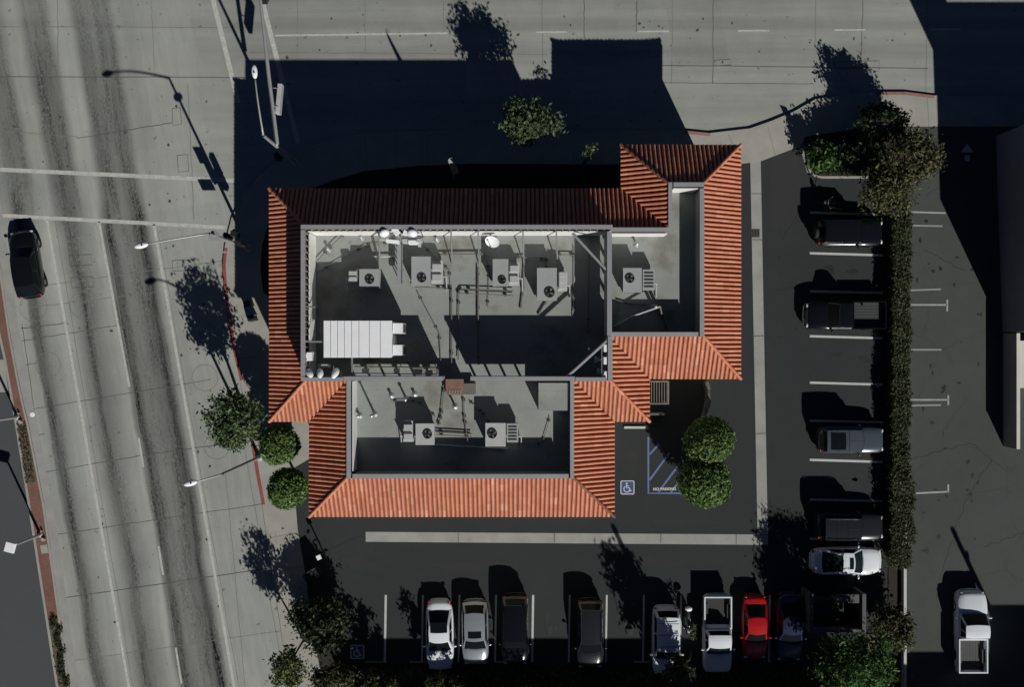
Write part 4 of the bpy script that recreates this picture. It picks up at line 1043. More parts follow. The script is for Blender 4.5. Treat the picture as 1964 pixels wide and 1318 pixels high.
# trellis and low wall in the court
X0,Y0,X1,Y1 = rect(1236,731,1283,776,2.6)
t = thing("trellis", "grey slatted trellis tucked below the tiled eaves of the court", "trellis", (X0,Y0,ZL))
w, l = X1-X0, Y1-Y0
g = MB(); g.box(0,0,2.4,w,.08,2.52); g.box(w-.08,0.08,2.4,w,l,2.52); g.box(0,l-.08,2.4,w-.08,l,2.52); g.build("frame", MAT['wood'], t)
g = MB()
for k in range(9): x_ = .12+k*(w-.24)/8; g.box(x_-.02,.08,2.42,x_+.02,l-.08,2.5)
g.build("slats", MAT['wood'], t)
for u, v in ((.05,.05),(w-.05,.05),(w-.05,l-.05),(.05,l-.05)): g = MB(); g.box(u-.05,v-.05,0,u+.05,v+.05,2.4); g.build("post", MAT['wood'], t)
g = MB(); arc = [(1350,731),(1354,748),(1355,765),(1352,782),(1347,798)]
for i in range(4):
    a, b_ = Vector(G(*arc[i])), Vector(G(*arc[i+1])); d = (b_-a).normalized(); nn = Vector((-d.y,d.x))*.12
    a2, b2 = a+d*.02, b_-d*.02
    z = 1.0 if i % 2 == 0 else .7
    g.prism([tuple(a2+nn),tuple(b2+nn),tuple(b2-nn),tuple(a2-nn)], 0, z)
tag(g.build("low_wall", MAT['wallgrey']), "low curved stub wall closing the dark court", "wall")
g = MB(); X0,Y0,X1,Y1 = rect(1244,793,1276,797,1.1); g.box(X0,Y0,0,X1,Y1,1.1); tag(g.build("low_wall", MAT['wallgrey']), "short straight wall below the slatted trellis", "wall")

# dumpster enclosure
t = thing("dumpster_enclosure", "dark roofless block dumpster enclosure south of the white sunroof sedan", "enclosure", (0,0,0))
A0,B0,A1,B1 = rect(1553,1140,1660,1214,2.0)
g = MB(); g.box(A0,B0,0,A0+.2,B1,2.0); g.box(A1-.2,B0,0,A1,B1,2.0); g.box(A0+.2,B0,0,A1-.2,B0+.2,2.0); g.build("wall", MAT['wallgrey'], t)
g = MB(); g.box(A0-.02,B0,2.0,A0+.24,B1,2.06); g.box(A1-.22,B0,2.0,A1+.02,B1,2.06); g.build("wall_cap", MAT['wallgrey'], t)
g = MB(); g.cbox(((A0+A1)/2+.8,B1-.35,1.75), (1.5,.55,.10)); g.box((A0+A1)/2+.05,B1-.6,0,(A0+A1)/2+1.55,B1-.55,1.75); g.build("gate", MAT['wallgrey'], t)
t = thing("dumpster", "dark green dumpster inside the block enclosure", "dumpster", ((A0+A1)/2-.3,(B0+B1)/2,ZL))
g = MB(); g.box(-.9,-.6,.1,.9,.6,1.1); g.build("bin", MAT['hvacd'], t)
g = MB(); g.box(-.92,-.62,1.1,0,.62,1.16); g.box(.02,-.62,1.1,.92,.62,1.16); g.build("lid", MAT['black'], t)

# boundary wall between the lots
g = MB(); p = G(1729,400); q = G(1729,1330); g.box(p[0]-.09,q[1],0,p[0]+.09,p[1],.62); tag(g.build("boundary_wall", MAT['whitestone']), "long low pale wall under the hedge between both lots", "wall")

# ------------------------------------------------------------------ neighbouring buildings (mostly outside the frame)
def block(name, label, P, h, mat, parapet=.35, roofmat='roofwhite', wins=None):
    t = thing(name, label, "building")
    g = MB(); g.prism(P, 0, h-parapet); g.build("wall", MAT[mat], t, tri=True)
    g = MB(); n = len(P)
    cx = sum(p[0] for p in P)/n; cy = sum(p[1] for p in P)/n
    for i in range(n):
        a, b_ = Vector(P[i]), Vector(P[(i+1)%n]); d = (b_-a).normalized(); nn = Vector((-d.y,d.x))
        if nn.dot(Vector((cx,cy))-a) < 0: nn = -nn
        g.prism([tuple(a),tuple(b_-d*.0),tuple(b_+nn*.22),tuple(a+nn*.22)], h-parapet, h)
    g.build("parapet", MAT[mat], t)
    g = MB(); g.prism([(cx+(p[0]-cx)*.985, cy+(p[1]-cy)*.985) for p in P], h-parapet-.02, h-parapet+.03); g.build("roof", MAT[roofmat], t, tri=True)
    return t
e1 = [G(1921,637),G(1908,262),G(2500,262),G(2500,637)]
t = block("side_building", "tall shaded building along the east frame edge beyond the side lot", e1, 6.75, 'walldark')
g = MB(); a, b_ = G(1909,310), G(1961,350); g.box(a[0],b_[1],6.0,b_[0],a[1],9.6); g.build("stair_tower", MAT['walldark'], t)
g = MB(); a, b_ = G(1922,856), G(1926,640); g.box(a[0],a[1],0,b_[0],b_[1],1.85); o = g.build("dock_wall", MAT['wallshade']); tag(o, "narrow dock wall with a pale coping line at the side lot's east edge", "wall")
g = MB(); g.box(a[0]-.03,a[1],1.85,b_[0]+.05,b_[1],1.91); c_ = g.build("coping", MAT['roofwhite'], o)
g = MB(); a, b_ = G(1928,742), G(2100,654); g.box(a[0],a[1],0,b_[0],b_[1],1.8); tag(g.build("loading_dock", MAT['roofwhite']), "sunlit white loading dock top behind the narrow dock wall", "dock")
SB = block("south_building", "long low building south of the stall row, seen by its shadow", [G(767,1488),G(1715,1488),G(1715,1900),G(767,1900)], 7.0, 'stucco')
g = MB(); a, b_ = G(1468,1489), G(1714,1700); g.box(a[0],b_[1],6.6,b_[0],a[1],8.15); g.build("upper_storey", MAT['stucco'], SB)
block("shop_building", "low building south of the side lot, seen by its shadow", [G(1775,1514),G(2020,1514),G(2020,1424),G(2400,1424),G(2400,1900),G(1775,1900)], 7.0, 'stucco')
def upole(px, py, lab, h=9.6):
    x, y = G(px,py); t = thing("utility_pole", lab, "utility pole", (x,y,0), rad(10))
    g = MB(); g.tube([(0,0,0),(0,0,h)], [.2,.15], 10); g.build("pole", MAT['bark'], t)
    g = MB(); g.box(-.06,-.9,h-1.9,.06,.9,h-1.75); g.box(-.05,-.5,h-.6,.05,.5,h-.5); g.build("crossarm", MAT['bark'], t)
upole(1346,1372,"wooden utility pole beyond the stall row, seen by its shadow on the gutter")
upole(1996,1378,"wooden utility pole beyond the white pickup, seen by its shadow")

# ------------------------------------------------------------------ plants
def leaf(b, p, size, nrm=None):
    """one small folded leaf clump (two triangles-pairs)"""
    if nrm is None: nrm = Vector((R.gauss(0,1), R.gauss(0,1), R.gauss(.5,1)))
    nrm = nrm.normalized()
    u = nrm.cross(Vector((R.gauss(0,1),R.gauss(0,1),R.gauss(0,1))))
    if u.length < 1e-4: u = Vector((1,0,0))
    u.normalize(); v = nrm.cross(u)
    a = size; w = size*R.uniform(.35,.6)
    b.add([p-u*a, p+v*w+nrm*w*.3, p+u*a, p-v*w+nrm*w*.3], [(0,1,2,3)])

def crown_mb(c, r, n, size, clumps=26, gap=.25, skin=.55, shape=None):
    b = MB(); tips = []
    for _ in range(clumps):
        while True:
            d = Vector((R.uniform(-1,1),R.uniform(-1,1),R.uniform(-1,1)))
            if .05 < d.length <= 1: break
        d = d.normalized()*(skin+(1-skin)*R.random())
        q = Vector((d.x*r[0], d.y*r[1], d.z*r[2]))*.86
        if shape: q = shape(q)
        tips.append((q, R.uniform(.7,1.25)))
    rm = min(r)
    for _ in range(n):
        q, k = R.choice(tips)
        s = gap*rm*k
        off = Vector((R.gauss(0,s),R.gauss(0,s),R.gauss(0,s*.8)))
        leaf(b, Vector(c)+q+off, size*R.uniform(.6,1.3), Vector((R.gauss(0,.8),R.gauss(0,.8),R.gauss(.55,.7)))+off*.5)
    return b, [Vector(c)+q for q, k in tips]

def tree(name, label, cat, px, py, hc, r, n, size, mat, base=None, clumps=26, gap=.25, skin=.55, trunk_r=.12, group=None, shape=None, limbs=7):
    cx, cy = G(px, py, hc); z0 = ZL
    bx, by = (cx, cy) if base is None else G(*base)
    t = thing(name, label, cat, (bx, by, z0), 0, group)
    c = Vector((cx-bx, cy-by, hc-z0))
    b, tips = crown_mb(c, r, n, size, clumps, gap, skin, shape)
    b.build("crown", LEAF[mat], t)
    g = MB(); top = c+Vector((0,0,r[2]*.1)); k0 = Vector((c.x*.25, c.y*.25, (hc-r[2]-z0)*.6 if hc-r[2] > .8 else hc*.3))
    g.tube([(0,0,-.1),(0,0,.15),k0,c+Vector((0,0,-r[2]*.45)),top], [trunk_r*1.5,trunk_r*1.1,trunk_r*.9,trunk_r*.6,trunk_r*.25], 8)
    for q in R.sample(tips, min(limbs, len(tips))):
        st_ = k0.lerp(top, R.uniform(.15,.7)); mid = st_.lerp(q, .5)+Vector((0,0,.15)); g.tube([st_, mid, q], [trunk_r*.4,trunk_r*.25,trunk_r*.08], 5)
    g.build("trunk", MAT['bark'], t)
    return t

def topiary(label, px, py, hc, rad_, n=3000, size=.125):
    x, y = G(px, py, hc); t = thing("round_topiary", label, "topiary", (x, y, ZL), 0, "clipped ball trees")
    b = MB(); c = Vector((0,0,hc-ZL)); lumps = [(Vector((R.gauss(0,1),R.gauss(0,1),R.gauss(0,1))).normalized(), R.uniform(.03,.11)) for _ in range(26)]
    for _ in range(n):
        d = Vector((R.gauss(0,1),R.gauss(0,1),R.gauss(0,1))).normalized()
        k = 1+sum(a*max(0,(d.dot(l)-.8)*5) for l, a in lumps)*.6
        rr = rad_*k*(R.uniform(.86,1.0) if R.random() < .8 else R.uniform(.98,1.07))
        leaf(b, c+d*rr, size*R.uniform(.6,1.25), d*1.0+Vector((R.gauss(0,.55),R.gauss(0,.55),R.gauss(0,.55))))
    for _ in range(n//4):
        d = Vector((R.gauss(0,1),R.gauss(0,1),R.gauss(0,1))).normalized(); leaf(b, c+d*rad_*R.uniform(.5,.85), size*1.7, d)
    b.build("crown", LEAF['topiary'], t)
    g = MB(); g.tube([(0,0,0),(0,0,hc-ZL)], [.11,.07], 8)
    for _ in range(5):
        d = Vector((R.gauss(0,1),R.gauss(0,1),R.gauss(.3,.6))).normalized()*rad_*.8; g.tube([c*.75, c+d], [.04,.015], 5)
    g.build("trunk", MAT['bark'], t)
topiary("clipped ball tree by the red kerb, upper of two left of the tiled wing", 535, 853, 3.9, 1.16)
topiary("clipped ball tree touching the tiled wing's west eave, lower of two", 552, 937, 3.3, 1.20)
topiary("clipped ball tree in the car park, nearer the dark court", 1358, 848, 2.7, 1.47, 4000)
topiary("clipped ball tree in the car park, beside the NO PARKING lettering", 1352, 926, 2.6, 1.50, 4000)

tree("street_tree", "loose green street tree overhanging the avenue's kerb lane", "tree", 448, 806, 5.2, (2.0,2.15,1.7), 3900, .14, 'street', base=(494,842), clumps=56, gap=.17, skin=.35)
tree("sidewalk_tree", "grey-green tree on the shaded north sidewalk beside the cross street", "tree", 1021, 232, 5.1, (2.2,1.5,1.6), 3400, .14, 'pale', clumps=60, gap=.17, skin=.4)
tree("sapling", "sparse pale sapling in deep shade above the roof's north wing", "tree", 1130, 291, 4.4, (.55,.55,.7), 110, .12, 'pale', clumps=9, gap=.3)
tree("corner_tree", "bright green tree at the driveway's planted corner", "tree", 1580, 298, 1.5, (.85,1.15,.95), 1700, .15, 'bright', clumps=20, gap=.28)
tree("corner_tree", "dark conical tree standing at the back of the planted corner", "tree", 1695, 232, 2.7, (1.75,1.3,1.9), 2300, .14, 'dark', base=(1676,250), clumps=44, gap=.17, shape=lambda q: Vector((q.x*(1-.36*q.z/1.7), q.y*(1-.36*q.z/1.7), q.z)))
tree("corner_shrub", "dense dark shrub mass filling the planted corner's middle", "shrub", 1640, 303, 1.5, (2.0,.75,1.5), 5200, .12, 'dark', clumps=60, gap=.3, skin=.5, trunk_r=.08)
tree("olive_tree", "broad brown-green tree spreading over the side drive", "tree", 1750, 300, 3.6, (1.75,1.7,1.4), 5200, .13, 'olive', clumps=44, gap=.24)
tree("olive_tree", "brown-green tree hanging over the parked motorcycle's stall", "tree", 1703, 365, 3.2, (1.5,1.55,1.2), 3800, .13, 'olive', base=(1700,370), clumps=34, gap=.24)
tree("olive_tree", "brown-green rounded tree beside the dumpster enclosure", "tree", 1713, 1200, 1.9, (1.4,1.55,1.1), 3400, .13, 'olive', clumps=34, gap=.24)
tree("garden_tree", "bright round tree south of the dumpster enclosure", "tree", 1644, 1281, 4.5, (2.45,2.35,1.7), 8000, .13, 'bright', base=(1625,1255), clumps=70, gap=.19)
tree("garden_tree", "dark shaggy tree at the lot's west entrance", "tree", 618, 1203, 2.2, (1.45,1.7,1.35), 4200, .15, 'dark', clumps=40, gap=.22)
tree("garden_tree", "pale wispy tree on the sidewalk edge beside the shaggy dark tree", "tree", 578, 1185, 1.9, (.8,1.3,.8), 520, .13, 'pale', clumps=24, gap=.25)
tree("street_tree", "young yellow-green street tree at the frame's bottom edge", "tree", 551, 1283, 4.3, (1.05,1.35,1.5), 1300, .14, 'yellow', base=(583,1228), clumps=30, gap=.22, trunk_r=.07)
tree("shrub", "leafy shrub at the bottom edge below the shaggy dark tree", "shrub", 635, 1302, 2.6, (1.5,.9,1.3), 1800, .13, 'hedge', clumps=28, gap=.25)
for (px, py, hc, r, n, lab) in [(712,1306,2.4,(.55,.5,1.8),1100,"slim upright shrub right of the bottom-edge leafy shrub"),(745,1318,2.4,(.55,.5,1.6),900,"slim upright shrub below the shaded wheelchair symbol"),(838,1314,2.5,(.6,.5,1.7),1100,"upright shrub below the white sunroof car's hood"),(870,1322,2.2,(.6,.5,1.2),380,"bushy shrub between white car and silver hatchback"),(1010,1330,2.2,(.6,.5,1.3),380,"shrub below the empty stall by the black car")]:
    tree("shrub", lab, "shrub", px, py, hc, r, n, .12, 'hedge', clumps=16, gap=.3, trunk_r=.05, group="shrubs along the stall row")
tree("tall_tree", "tall narrow tree beyond the stall row, seen by its shadow across the gutter", "tree", 1352, 1440, 6.4, (1.25,1.25,2.9), 1500, .2, 'dark', base=(1296,1352), clumps=40, gap=.22)
tree("garden_tree", "leafy tree drooping over the hood of the white striped-shade wagon", "tree", 1300, 1290, 3.2, (1.05,.85,.8), 900, .13, 'hedge', base=(1325,1250), clumps=20, gap=.28, trunk_r=.06)
tree("sapling", "thin yellow-green sapling between the white pickup and motorcycle", "tree", 1331, 1215, 1.9, (.22,.6,.5), 90, .10, 'yellow', clumps=7, gap=.4, trunk_r=.025)

# hedge on the boundary
t = thing("hedge", "long clipped hedge dividing the two parking lots", "hedge", (G(1727,400)[0], G(1727,700)[1], ZL))
b = MB(); hx = t.location.x; hy = t.location.y
for _ in range(26000):
    py = R.uniform(385,1092)
    cxp, wpx = (1730-(py-385)*.005, 17) if py < 925 else ((1731, 23) if py < 1042 else (1727, 18))
    hgt = 1.45+.06*math.sin(py*.05)+.05*math.sin(py*.13+1)
    x_, y_ = G(cxp, py, 1.35)
    wm = wpx/S*(.94+.07*math.sin(py*.043)+.06*math.sin(py*.117+2))+.05*math.sin(py*.31)+R.gauss(0,.05)
    if R.random() < .74: q = Vector((x_+R.uniform(-1,1)*wm, y_, hgt+R.gauss(0,.07)-(.12 if R.random()<.3 else 0)))
    else: q = Vector((x_+R.choice((-1,1))*wm*R.uniform(.92,1.04), y_, R.uniform(.3,hgt)))
    leaf(b, Vector((q.x-hx, q.y-hy, q.z-ZL)), R.uniform(.05,.11), Vector((R.gauss(0,.55),R.gauss(0,.55),R.gauss(.75,.5))))
b.build("foliage", LEAF['hedge'], t)
g = MB()
for py in range(395,1090,12):
    x_, y_ = G(1725,py,1.0); g.tube([(x_-hx,y_-hy,0),(x_-hx+R.uniform(-.2,.2),y_-hy+R.uniform(-.2,.2),1.25)], [.05,.02], 5)
x0, y0 = G(1712,1085,1.2); x1, y1 = G(1741,390,1.2); g.box(x0-hx+.12,y0-hy,.2,x1-hx-.12,y1-hy,1.05)
g.build("inner_twigs", MAT['bark'], t)
# low growth in the median beds
def bedplants(name, label, pts, n, size, mat, hmax):
    b = MB()
    P = [Vector(G(*p)) for p in pts]
    for _ in range(n):
        u, v = R.random(), R.random(); q = P[0].lerp(P[1], u).lerp(P[3].lerp(P[2], u), v)
        leaf(b, Vector((q.x, q.y, .17+R.random()**2*hmax)), size*R.uniform(.5,1.3), Vector((R.gauss(0,.6),R.gauss(0,.6),1)))
    o = b.build(name, LEAF[mat]); o["kind"] = "stuff"; o["label"] = label; o["category"] = "ground cover"; return o
bedplants("dry_weeds", "dry weeds over the median bed", [(34,812),(52,812),(71,924),(53,926)], 420, .07, 'dry', .15)
bedplants("ground_cover", "low green ground cover in the median bed", [(94,1184),(115,1184),(136,1330),(116,1330)], 150, .07, 'dry', .12)
for k in range(13):
    y_ = 1188+k*10.5; x_ = 104+(y_-1184)*.14+R.uniform(-6,6)
    px, py = G(x_, y_, .3); tt = thing("median_shrub", "small dark shrub in the planted median bed", "shrub", (px,py,.15), 0, "small shrubs in the median bed")
    b = MB()
    for _ in range(90):
        d = Vector((R.gauss(0,1),R.gauss(0,1),abs(R.gauss(0,1)))).normalized()*R.uniform(.15,.30); leaf(b, d, .06, d)
    b.build("crown", LEAF['dark'], tt)
    g = MB(); [g.tube([(0,0,-.05),(R.uniform(-.15,.15),R.uniform(-.15,.15),.2)], .012, 4) for _ in range(4)]; g.build("trunk", MAT['bark'], tt)

bedplants("corner_ground_cover", "leafy ground cover in the planted driveway corner", [(1546,268),(1690,246),(1700,338),(1556,336)], 2600, .10, 'dark', .45)
bedplants("front_ground_cover", "dark ground cover in the bed along the north wall", [(640,350),(1185,322),(1185,362),(600,364)], 2200, .10, 'dark', .35)
bedplants("south_ground_cover", "dark leafy undergrowth along the stall row's south edge", [(655,1280),(1560,1284),(1560,1330),(655,1330)], 5200, .12, 'hedge', .7)
# ------------------------------------------------------------------ vehicles
PAINT = dict(white=carpaint("white_car_paint", (.74,.78,.82)), silver=carpaint("silver_car_paint", (.42,.45,.48), .5), black=carpaint("black_car_paint", (.006,.007,.009), 0, .15),
             grey=carpaint("charcoal_car_paint", (.022,.024,.027), .2), slate=carpaint("slate_blue_paint", (.075,.095,.115), .2), red=carpaint("red_car_paint", (.42,.012,.014)),
             navy=carpaint("navy_car_paint", (.03,.045,.10), .3), dgreen=carpaint("dark_green_paint", (.014,.020,.020), .2))
STY = {
 # belt height, roof height, cabin base rear/front (fraction of half length), roof rear/front, half-width roof factor, nose z, tail z, corner k, n
 'sedan': dict(H=1.44, belt=.92, xb=(-.74,.40), xr=(-.34,.10), wr=.70, nose=.66, tail=.86, k=.26, n=4.5, rbulge=.10, fbulge=.14),
 'hatch': dict(H=1.50, belt=.95, xb=(-.96,.46), xr=(-.66,.14), wr=.74, nose=.72, tail=.92, k=.22, n=5, rbulge=.06, fbulge=.12),
 'suv':   dict(H=1.72, belt=1.06, xb=(-.97,.48), xr=(-.78,.20), wr=.76, nose=.85, tail=1.02, k=.17, n=6, rbulge=.04, fbulge=.10),
 'pickup':dict(H=1.78, belt=1.10, xb=(-.14,.46), xr=(-.06,.24), wr=.78, nose=.92, tail=1.05, k=.10, n=8, rbulge=.02, fbulge=.10),
 'jeep':  dict(H=1.84, belt=1.08, xb=(-.93,.32), xr=(-.88,.20), wr=.80, nose=.98, tail=1.05, k=.08, n=9, rbulge=.0, fbulge=.03),
}
def car(name, label, cat, px, py, heading, L, W, style, paint, sunroof=None, rails=False, rack=False, glass='glass', spare=False, tub='black', group=None, redtail=True, z=ZL, rearh=1.0, roofpanels=False):
    s = STY[style]; x, y = G(px, py, 1.0)
    t = thing(name, label, cat, (x, y, z), rad(heading), group)
    hl, hw = L/2, W/2; P = PAINT[paint]; Hh, bz = s['H']*rearh, s['belt']
    bedx = s['xb'][0]*hl
    # body loft
    NX = 26; g = MB(); rows = []
    for i in range(NX+1):
        u = -1+2*i/NX; u = math.sin(u*math.pi/2)
        w = hw*(1-s['k']*abs(u)**s['n'])
        w *= 1-(.46 if style in ('sedan','hatch','suv') else .2)*(max(0, abs(u)-.86)/.14)**2.4
        xf = s['xb'][1]
        if u > xf: q = (u-xf)/(1-xf); zt = bz+(.02)*(1-q)-(bz-s['nose'])*q**1.8
        elif u < s['xb'][0] and style != 'pickup': q = (s['xb'][0]-u)/(1+s['xb'][0]+1e-6); zt = bz-(bz-s['tail'])*q**1.6
        else: zt = bz
        if style == 'pickup' and u < s['xb'][0]-.01: zt = .62
        end = max(0, abs(u)-.94)/.06
        zt -= .12*end; zb = .26+.10*end
        xx = u*hl
        sec = [(-.93,zb),(-1.0,.45),(-1.0,zt*.72),(-.965,zt-.09),(-.88,zt-.02),(-.5,zt+.025),(0,zt+.035)]
        if style == 'pickup' and u < s['xb'][0]-.01: sec = [(-.90,zb),(-.92,.4),(-.92,.5),(-.9,.58),(-.86,.62),(-.5,.62),(0,.62)]
        sec = sec + [(-a, b_) for a, b_ in sec[-2::-1]]
        rows.append([(xx, a*w, b_) for a, b_ in sec])
    m = len(rows[0])
    g.add([p for r in rows for p in r], [(i*m+j, (i+1)*m+j, (i+1)*m+j+1, i*m+j+1) for i in range(NX) for j in range(m-1)] + [tuple(range(m)), tuple(range((NX+1)*m-1, NX*m-1, -1))])
    body = g.build("body", P, t, smooth=38)
    # panel gaps: hood and trunk seams
    g = MB(); fx0 = s['xb'][1]*hl
    zc = bz+.045
    hp = [(fx0+.03,-hw*.80,zc-.03),(fx0+.1,-hw*.4,zc),(fx0+.12,0,zc+.01),(fx0+.1,hw*.4,zc),(fx0+.03,hw*.80,zc-.03)]
    g.tube(hp, .008, 4)
    g.build("hood_seam", MAT['black'], t)
    # cabin
    wb, wr = hw*.90, hw*s['wr']; n = 8
    def edge(xc, w, zz, bul, crown=0):
        return [Vector((xc+bul*(1-(k/n*2-1)**2), w*(1-2*k/n), zz+crown*(1-(k/n*2-1)**2))) for k in range(n+1)]
    xb0, xb1 = s['xb'][0]*hl, s['xb'][1]*hl; xr0, xr1 = s['xr'][0]*hl, s['xr'][1]*hl
    fb = edge(xb1, wb, bz-.01, s['fbulge']); ft = edge(xr1, wr, Hh-.05, s['fbulge']*.6, .045)
    rb = edge(xb0, wb, bz-.01, -s['rbulge']); rt = edge(xr0, wr, Hh-.06, -s['rbulge'], .045)
    g = MB()
    g.patch(fb, ft, 3); g.patch(rt, rb, 3)
    mid = [edge(xr0+(xr1-xr0)*q, wr*(1+.03*math.sin(q*3.14)), Hh-.05+.03*math.sin(q*3.14), 0, .045) for q in (.25,.5,.75)]
    seq = [ft, mid[2], mid[1], mid[0], rt]
    for a, b_ in zip(seq[:-1], seq[1:]): g.patch(a, b_, 1)
    for sg in (1,-1):
        i = 0 if sg > 0 else n
        bot = [rb[i].lerp(fb[i], q) for q in (0,.25,.5,.75,1)]; top = [rt[i], mid[0][i], mid[1][i], mid[2][i], ft[i]]
        if sg > 0: g.patch(bot[::-1], top[::-1], 2)
        else: g.patch(bot, top, 2)
    g.build("cabin", P, t, smooth=42)
    GM = MAT[glass]; core = Vector(((xr0+xr1)/2, 0, bz-.3))
    g = MB(); g.patch(fb, ft, 3, .05, .95, .03, .95, .012, core); g.build("windshield", GM, t, smooth=True)
    if style != 'jeep' or True:
        g = MB(); g.patch(rt, rb, 3, .08, .92, .06, .90 if style in ('sedan',) else .74, .012, core); g.build("rear_window", GM, t, smooth=True)
    for sg in (1,-1):
        i = 0 if sg > 0 else n
        bot = [rb[i].lerp(fb[i], q) for q in (0,.25,.5,.75,1)]; top = [rt[i], mid[0][i], mid[1][i], mid[2][i], ft[i]]
        for (u0, u1) in (((.09,.46),(.50,.91)) if style != 'pickup' else ((.10,.40),(.46,.90))):
            g = MB()
            if sg > 0: g.patch(bot[::-1], top[::-1], 1, 1-u1, 1-u0, .12, .88, .012, core)
            else: g.patch(bot, top, 1, u0, u1, .12, .88, .012, core)
            g.build("side_window", GM, t)
    # roof furniture
    def roofz(xx, yy): return Hh-.05+.045*(1-(yy/wr)**2)+.03*math.sin(max(0,min(1,(xx-xr0)/(xr1-xr0)))*3.14)
    if sunroof:
        for (q0, q1, wf) in sunroof:
            g = MB(); X0, X1 = xr0+(xr1-xr0)*q0, xr0+(xr1-xr0)*q1; ny = 6
            A = [Vector((X1+.02*(1-(k/ny*2-1)**2), wr*wf*(1-2*k/ny), roofz(X1, wr*wf*(1-2*k/ny))+.012)) for k in range(ny+1)]
            B = [Vector((X0, wr*wf*(1-2*k/ny), roofz(X0, wr*wf*(1-2*k/ny))+.012)) for k in range(ny+1)]
            g.patch(A, B, 4); g.build("sunroof", GM, t, smooth=True)
    if roofpanels:
        g = MB()
        for q in (.30,.62): X = xr0+(xr1-xr0)*q; g.tube([(X, wr*(1-2*k/6), roofz(X, wr*(1-2*k/6))+.004) for k in range(7)], .014, 4)
        g.tube([(xr0+(xr1-xr0)*.62,0,roofz(xr0+(xr1-xr0)*.62,0)+.004),(xr1,0,roofz(xr1,0)+.004)], .012, 4)
        g.build("roof_seam", MAT['black'], t)
    if rails:
        for sg in (1,-1):
            g = MB(); g.tube([(xr0+.1,sg*wr*.92,roofz(xr0+.1,wr*.92)),(xr0+.2,sg*wr*.93,Hh+.05),(xr1-.2,sg*wr*.93,Hh+.05),(xr1-.05,sg*wr*.92,roofz(xr1,wr*.92))], .025, 6); g.build("roof_rail", MAT['chrome'], t)
    if rack:
        for q in (.15,.5,.85):
            X = xr0+(xr1-xr0)*q; g = MB(); g.tube([(X,-wr*.95,Hh+.08),(X,wr*.95,Hh+.08)], .02, 6); g.build("roof_bar", MAT['black'], t)
    # mirrors
    for sg in (1,-1):
        g = MB(); g.ell((xb1-.22, sg*(hw+.09), bz+.05), (.07,.12,.085), 10, 6); g.tube([(xb1-.2,sg*(hw-.06),bz-.02),(xb1-.2,sg*(hw+.05),bz+.03)], .03, 6); g.build("mirror", P if paint not in ('red',) else P, t, smooth=True)
    # wheels
    wx = (hl*.60, -hl*.60); wrd = .33 if style in ('sedan','hatch') else .38
    for X in wx:
        for sg in (1,-1):
            g = MB(); Y0 = sg*(hw-.215); nn = 18
            prof = [(wrd*.62,0),(wrd*.95,.0),(wrd,.04),(wrd,.18),(wrd*.95,.22),(wrd*.62,.22)]
            vs = [(X+r*math.cos(2*math.pi*k/nn), Y0+sg*d, wrd+r*math.sin(2*math.pi*k/nn)) for k in range(nn) for r, d in prof]
            g.add(vs, [(k*6+j, ((k+1)%nn)*6+j, ((k+1)%nn)*6+j+1, k*6+j+1) for k in range(nn) for j in range(5)])
            wh = g.build("wheel", MAT['rubber'], t)
            g = MB(); vs = [(X+wrd*.62*math.cos(2*math.pi*k/nn), Y0+sg*.19, wrd+wrd*.62*math.sin(2*math.pi*k/nn)) for k in range(nn)]; g.add(vs, [tuple(range(nn))]); g.build("rim", MAT['rim'], wh)
    # lights
    for sg in (1,-1):
        g = MB(); g.ell((hl*.955, sg*hw*.66, s['nose']-.07), (.10,.17,.07), 10, 6, Matrix.Rotation(rad(-sg*18),3,'Z')); g.build("headlight", MAT['lamp'], t, smooth=True)
        g = MB(); g.ell((-hl*.965, sg*hw*.72, (s['tail'] if style != 'pickup' else .95)-.10), (.07,.15,.09), 10, 6, Matrix.Rotation(rad(sg*18),3,'Z')); g.build("taillight", MAT['redlamp'], t, smooth=True)
    for sg, nm in ((1,"front_bumper"),(-1,"rear_bumper")):
        g = MB(); kk = 1-s['k']
        g.tube([(sg*hl*.93,-hw*.96*kk-.02,.46),(sg*hl*1.0,-hw*.7*kk,.46),(sg*hl*1.012,0,.46),(sg*hl*1.0,hw*.7*kk,.46),(sg*hl*.93,hw*.96*kk+.02,.46)], .075, 8)
        g.build(nm, MAT['black'] if style in ('jeep',) else (MAT['chrome'] if style == 'pickup' else P), t, smooth=True)
    if style == 'pickup':
        g = MB(); x0, x1 = -hl+.02, bedx-.03; zt = bz+.02; th = .085
        g.box(x0,-hw*.97,.60,x1,-hw*.97+th,zt); g.box(x0,hw*.97-th,.60,x1,hw*.97,zt); g.box(x1-th,-hw*.97+th,.60,x1,hw*.97-th,zt)
        bd = g.build("bed", P, t)
        g = MB(); g.box(x0,-hw*.97+th,.60,x0+th,hw*.97-th,zt-.01); g.build("tailgate", P, t)
        g = MB(); g.box(x0+th,-hw*.97+th,.62,x1-th,hw*.97-th,.66)
        for k in range(9): yy = -hw*.8+k*hw*.2; g.box(x0+th,yy-.03,.66,x1-th,yy+.03,.675)
        for sg in (1,-1): g.box(-hl*.60-.45,sg*(hw*.97-th),.66,-hl*.60+.45,sg*(hw*.97-th-.2),.9)
        g.build("bed_floor", MAT[tub] if tub in MAT else PAINT[tub], bd)
    if spare:
        g = MB(); nn = 20
        vs = [(-hl-.02-d, r*math.cos(2*math.pi*k/nn), .98+r*math.sin(2*math.pi*k/nn)) for k in range(nn) for r, d in ((.0,.2),(.2,.22),(.36,.22),(.38,.18),(.38,.04),(.34,0))]
        g.add(vs, [(k*6+j, ((k+1)%nn)*6+j, ((k+1)%nn)*6+j+1, k*6+j+1) for k in range(nn) for j in range(5)]); g.build("spare_wheel", MAT['rubber'], t)
    return t

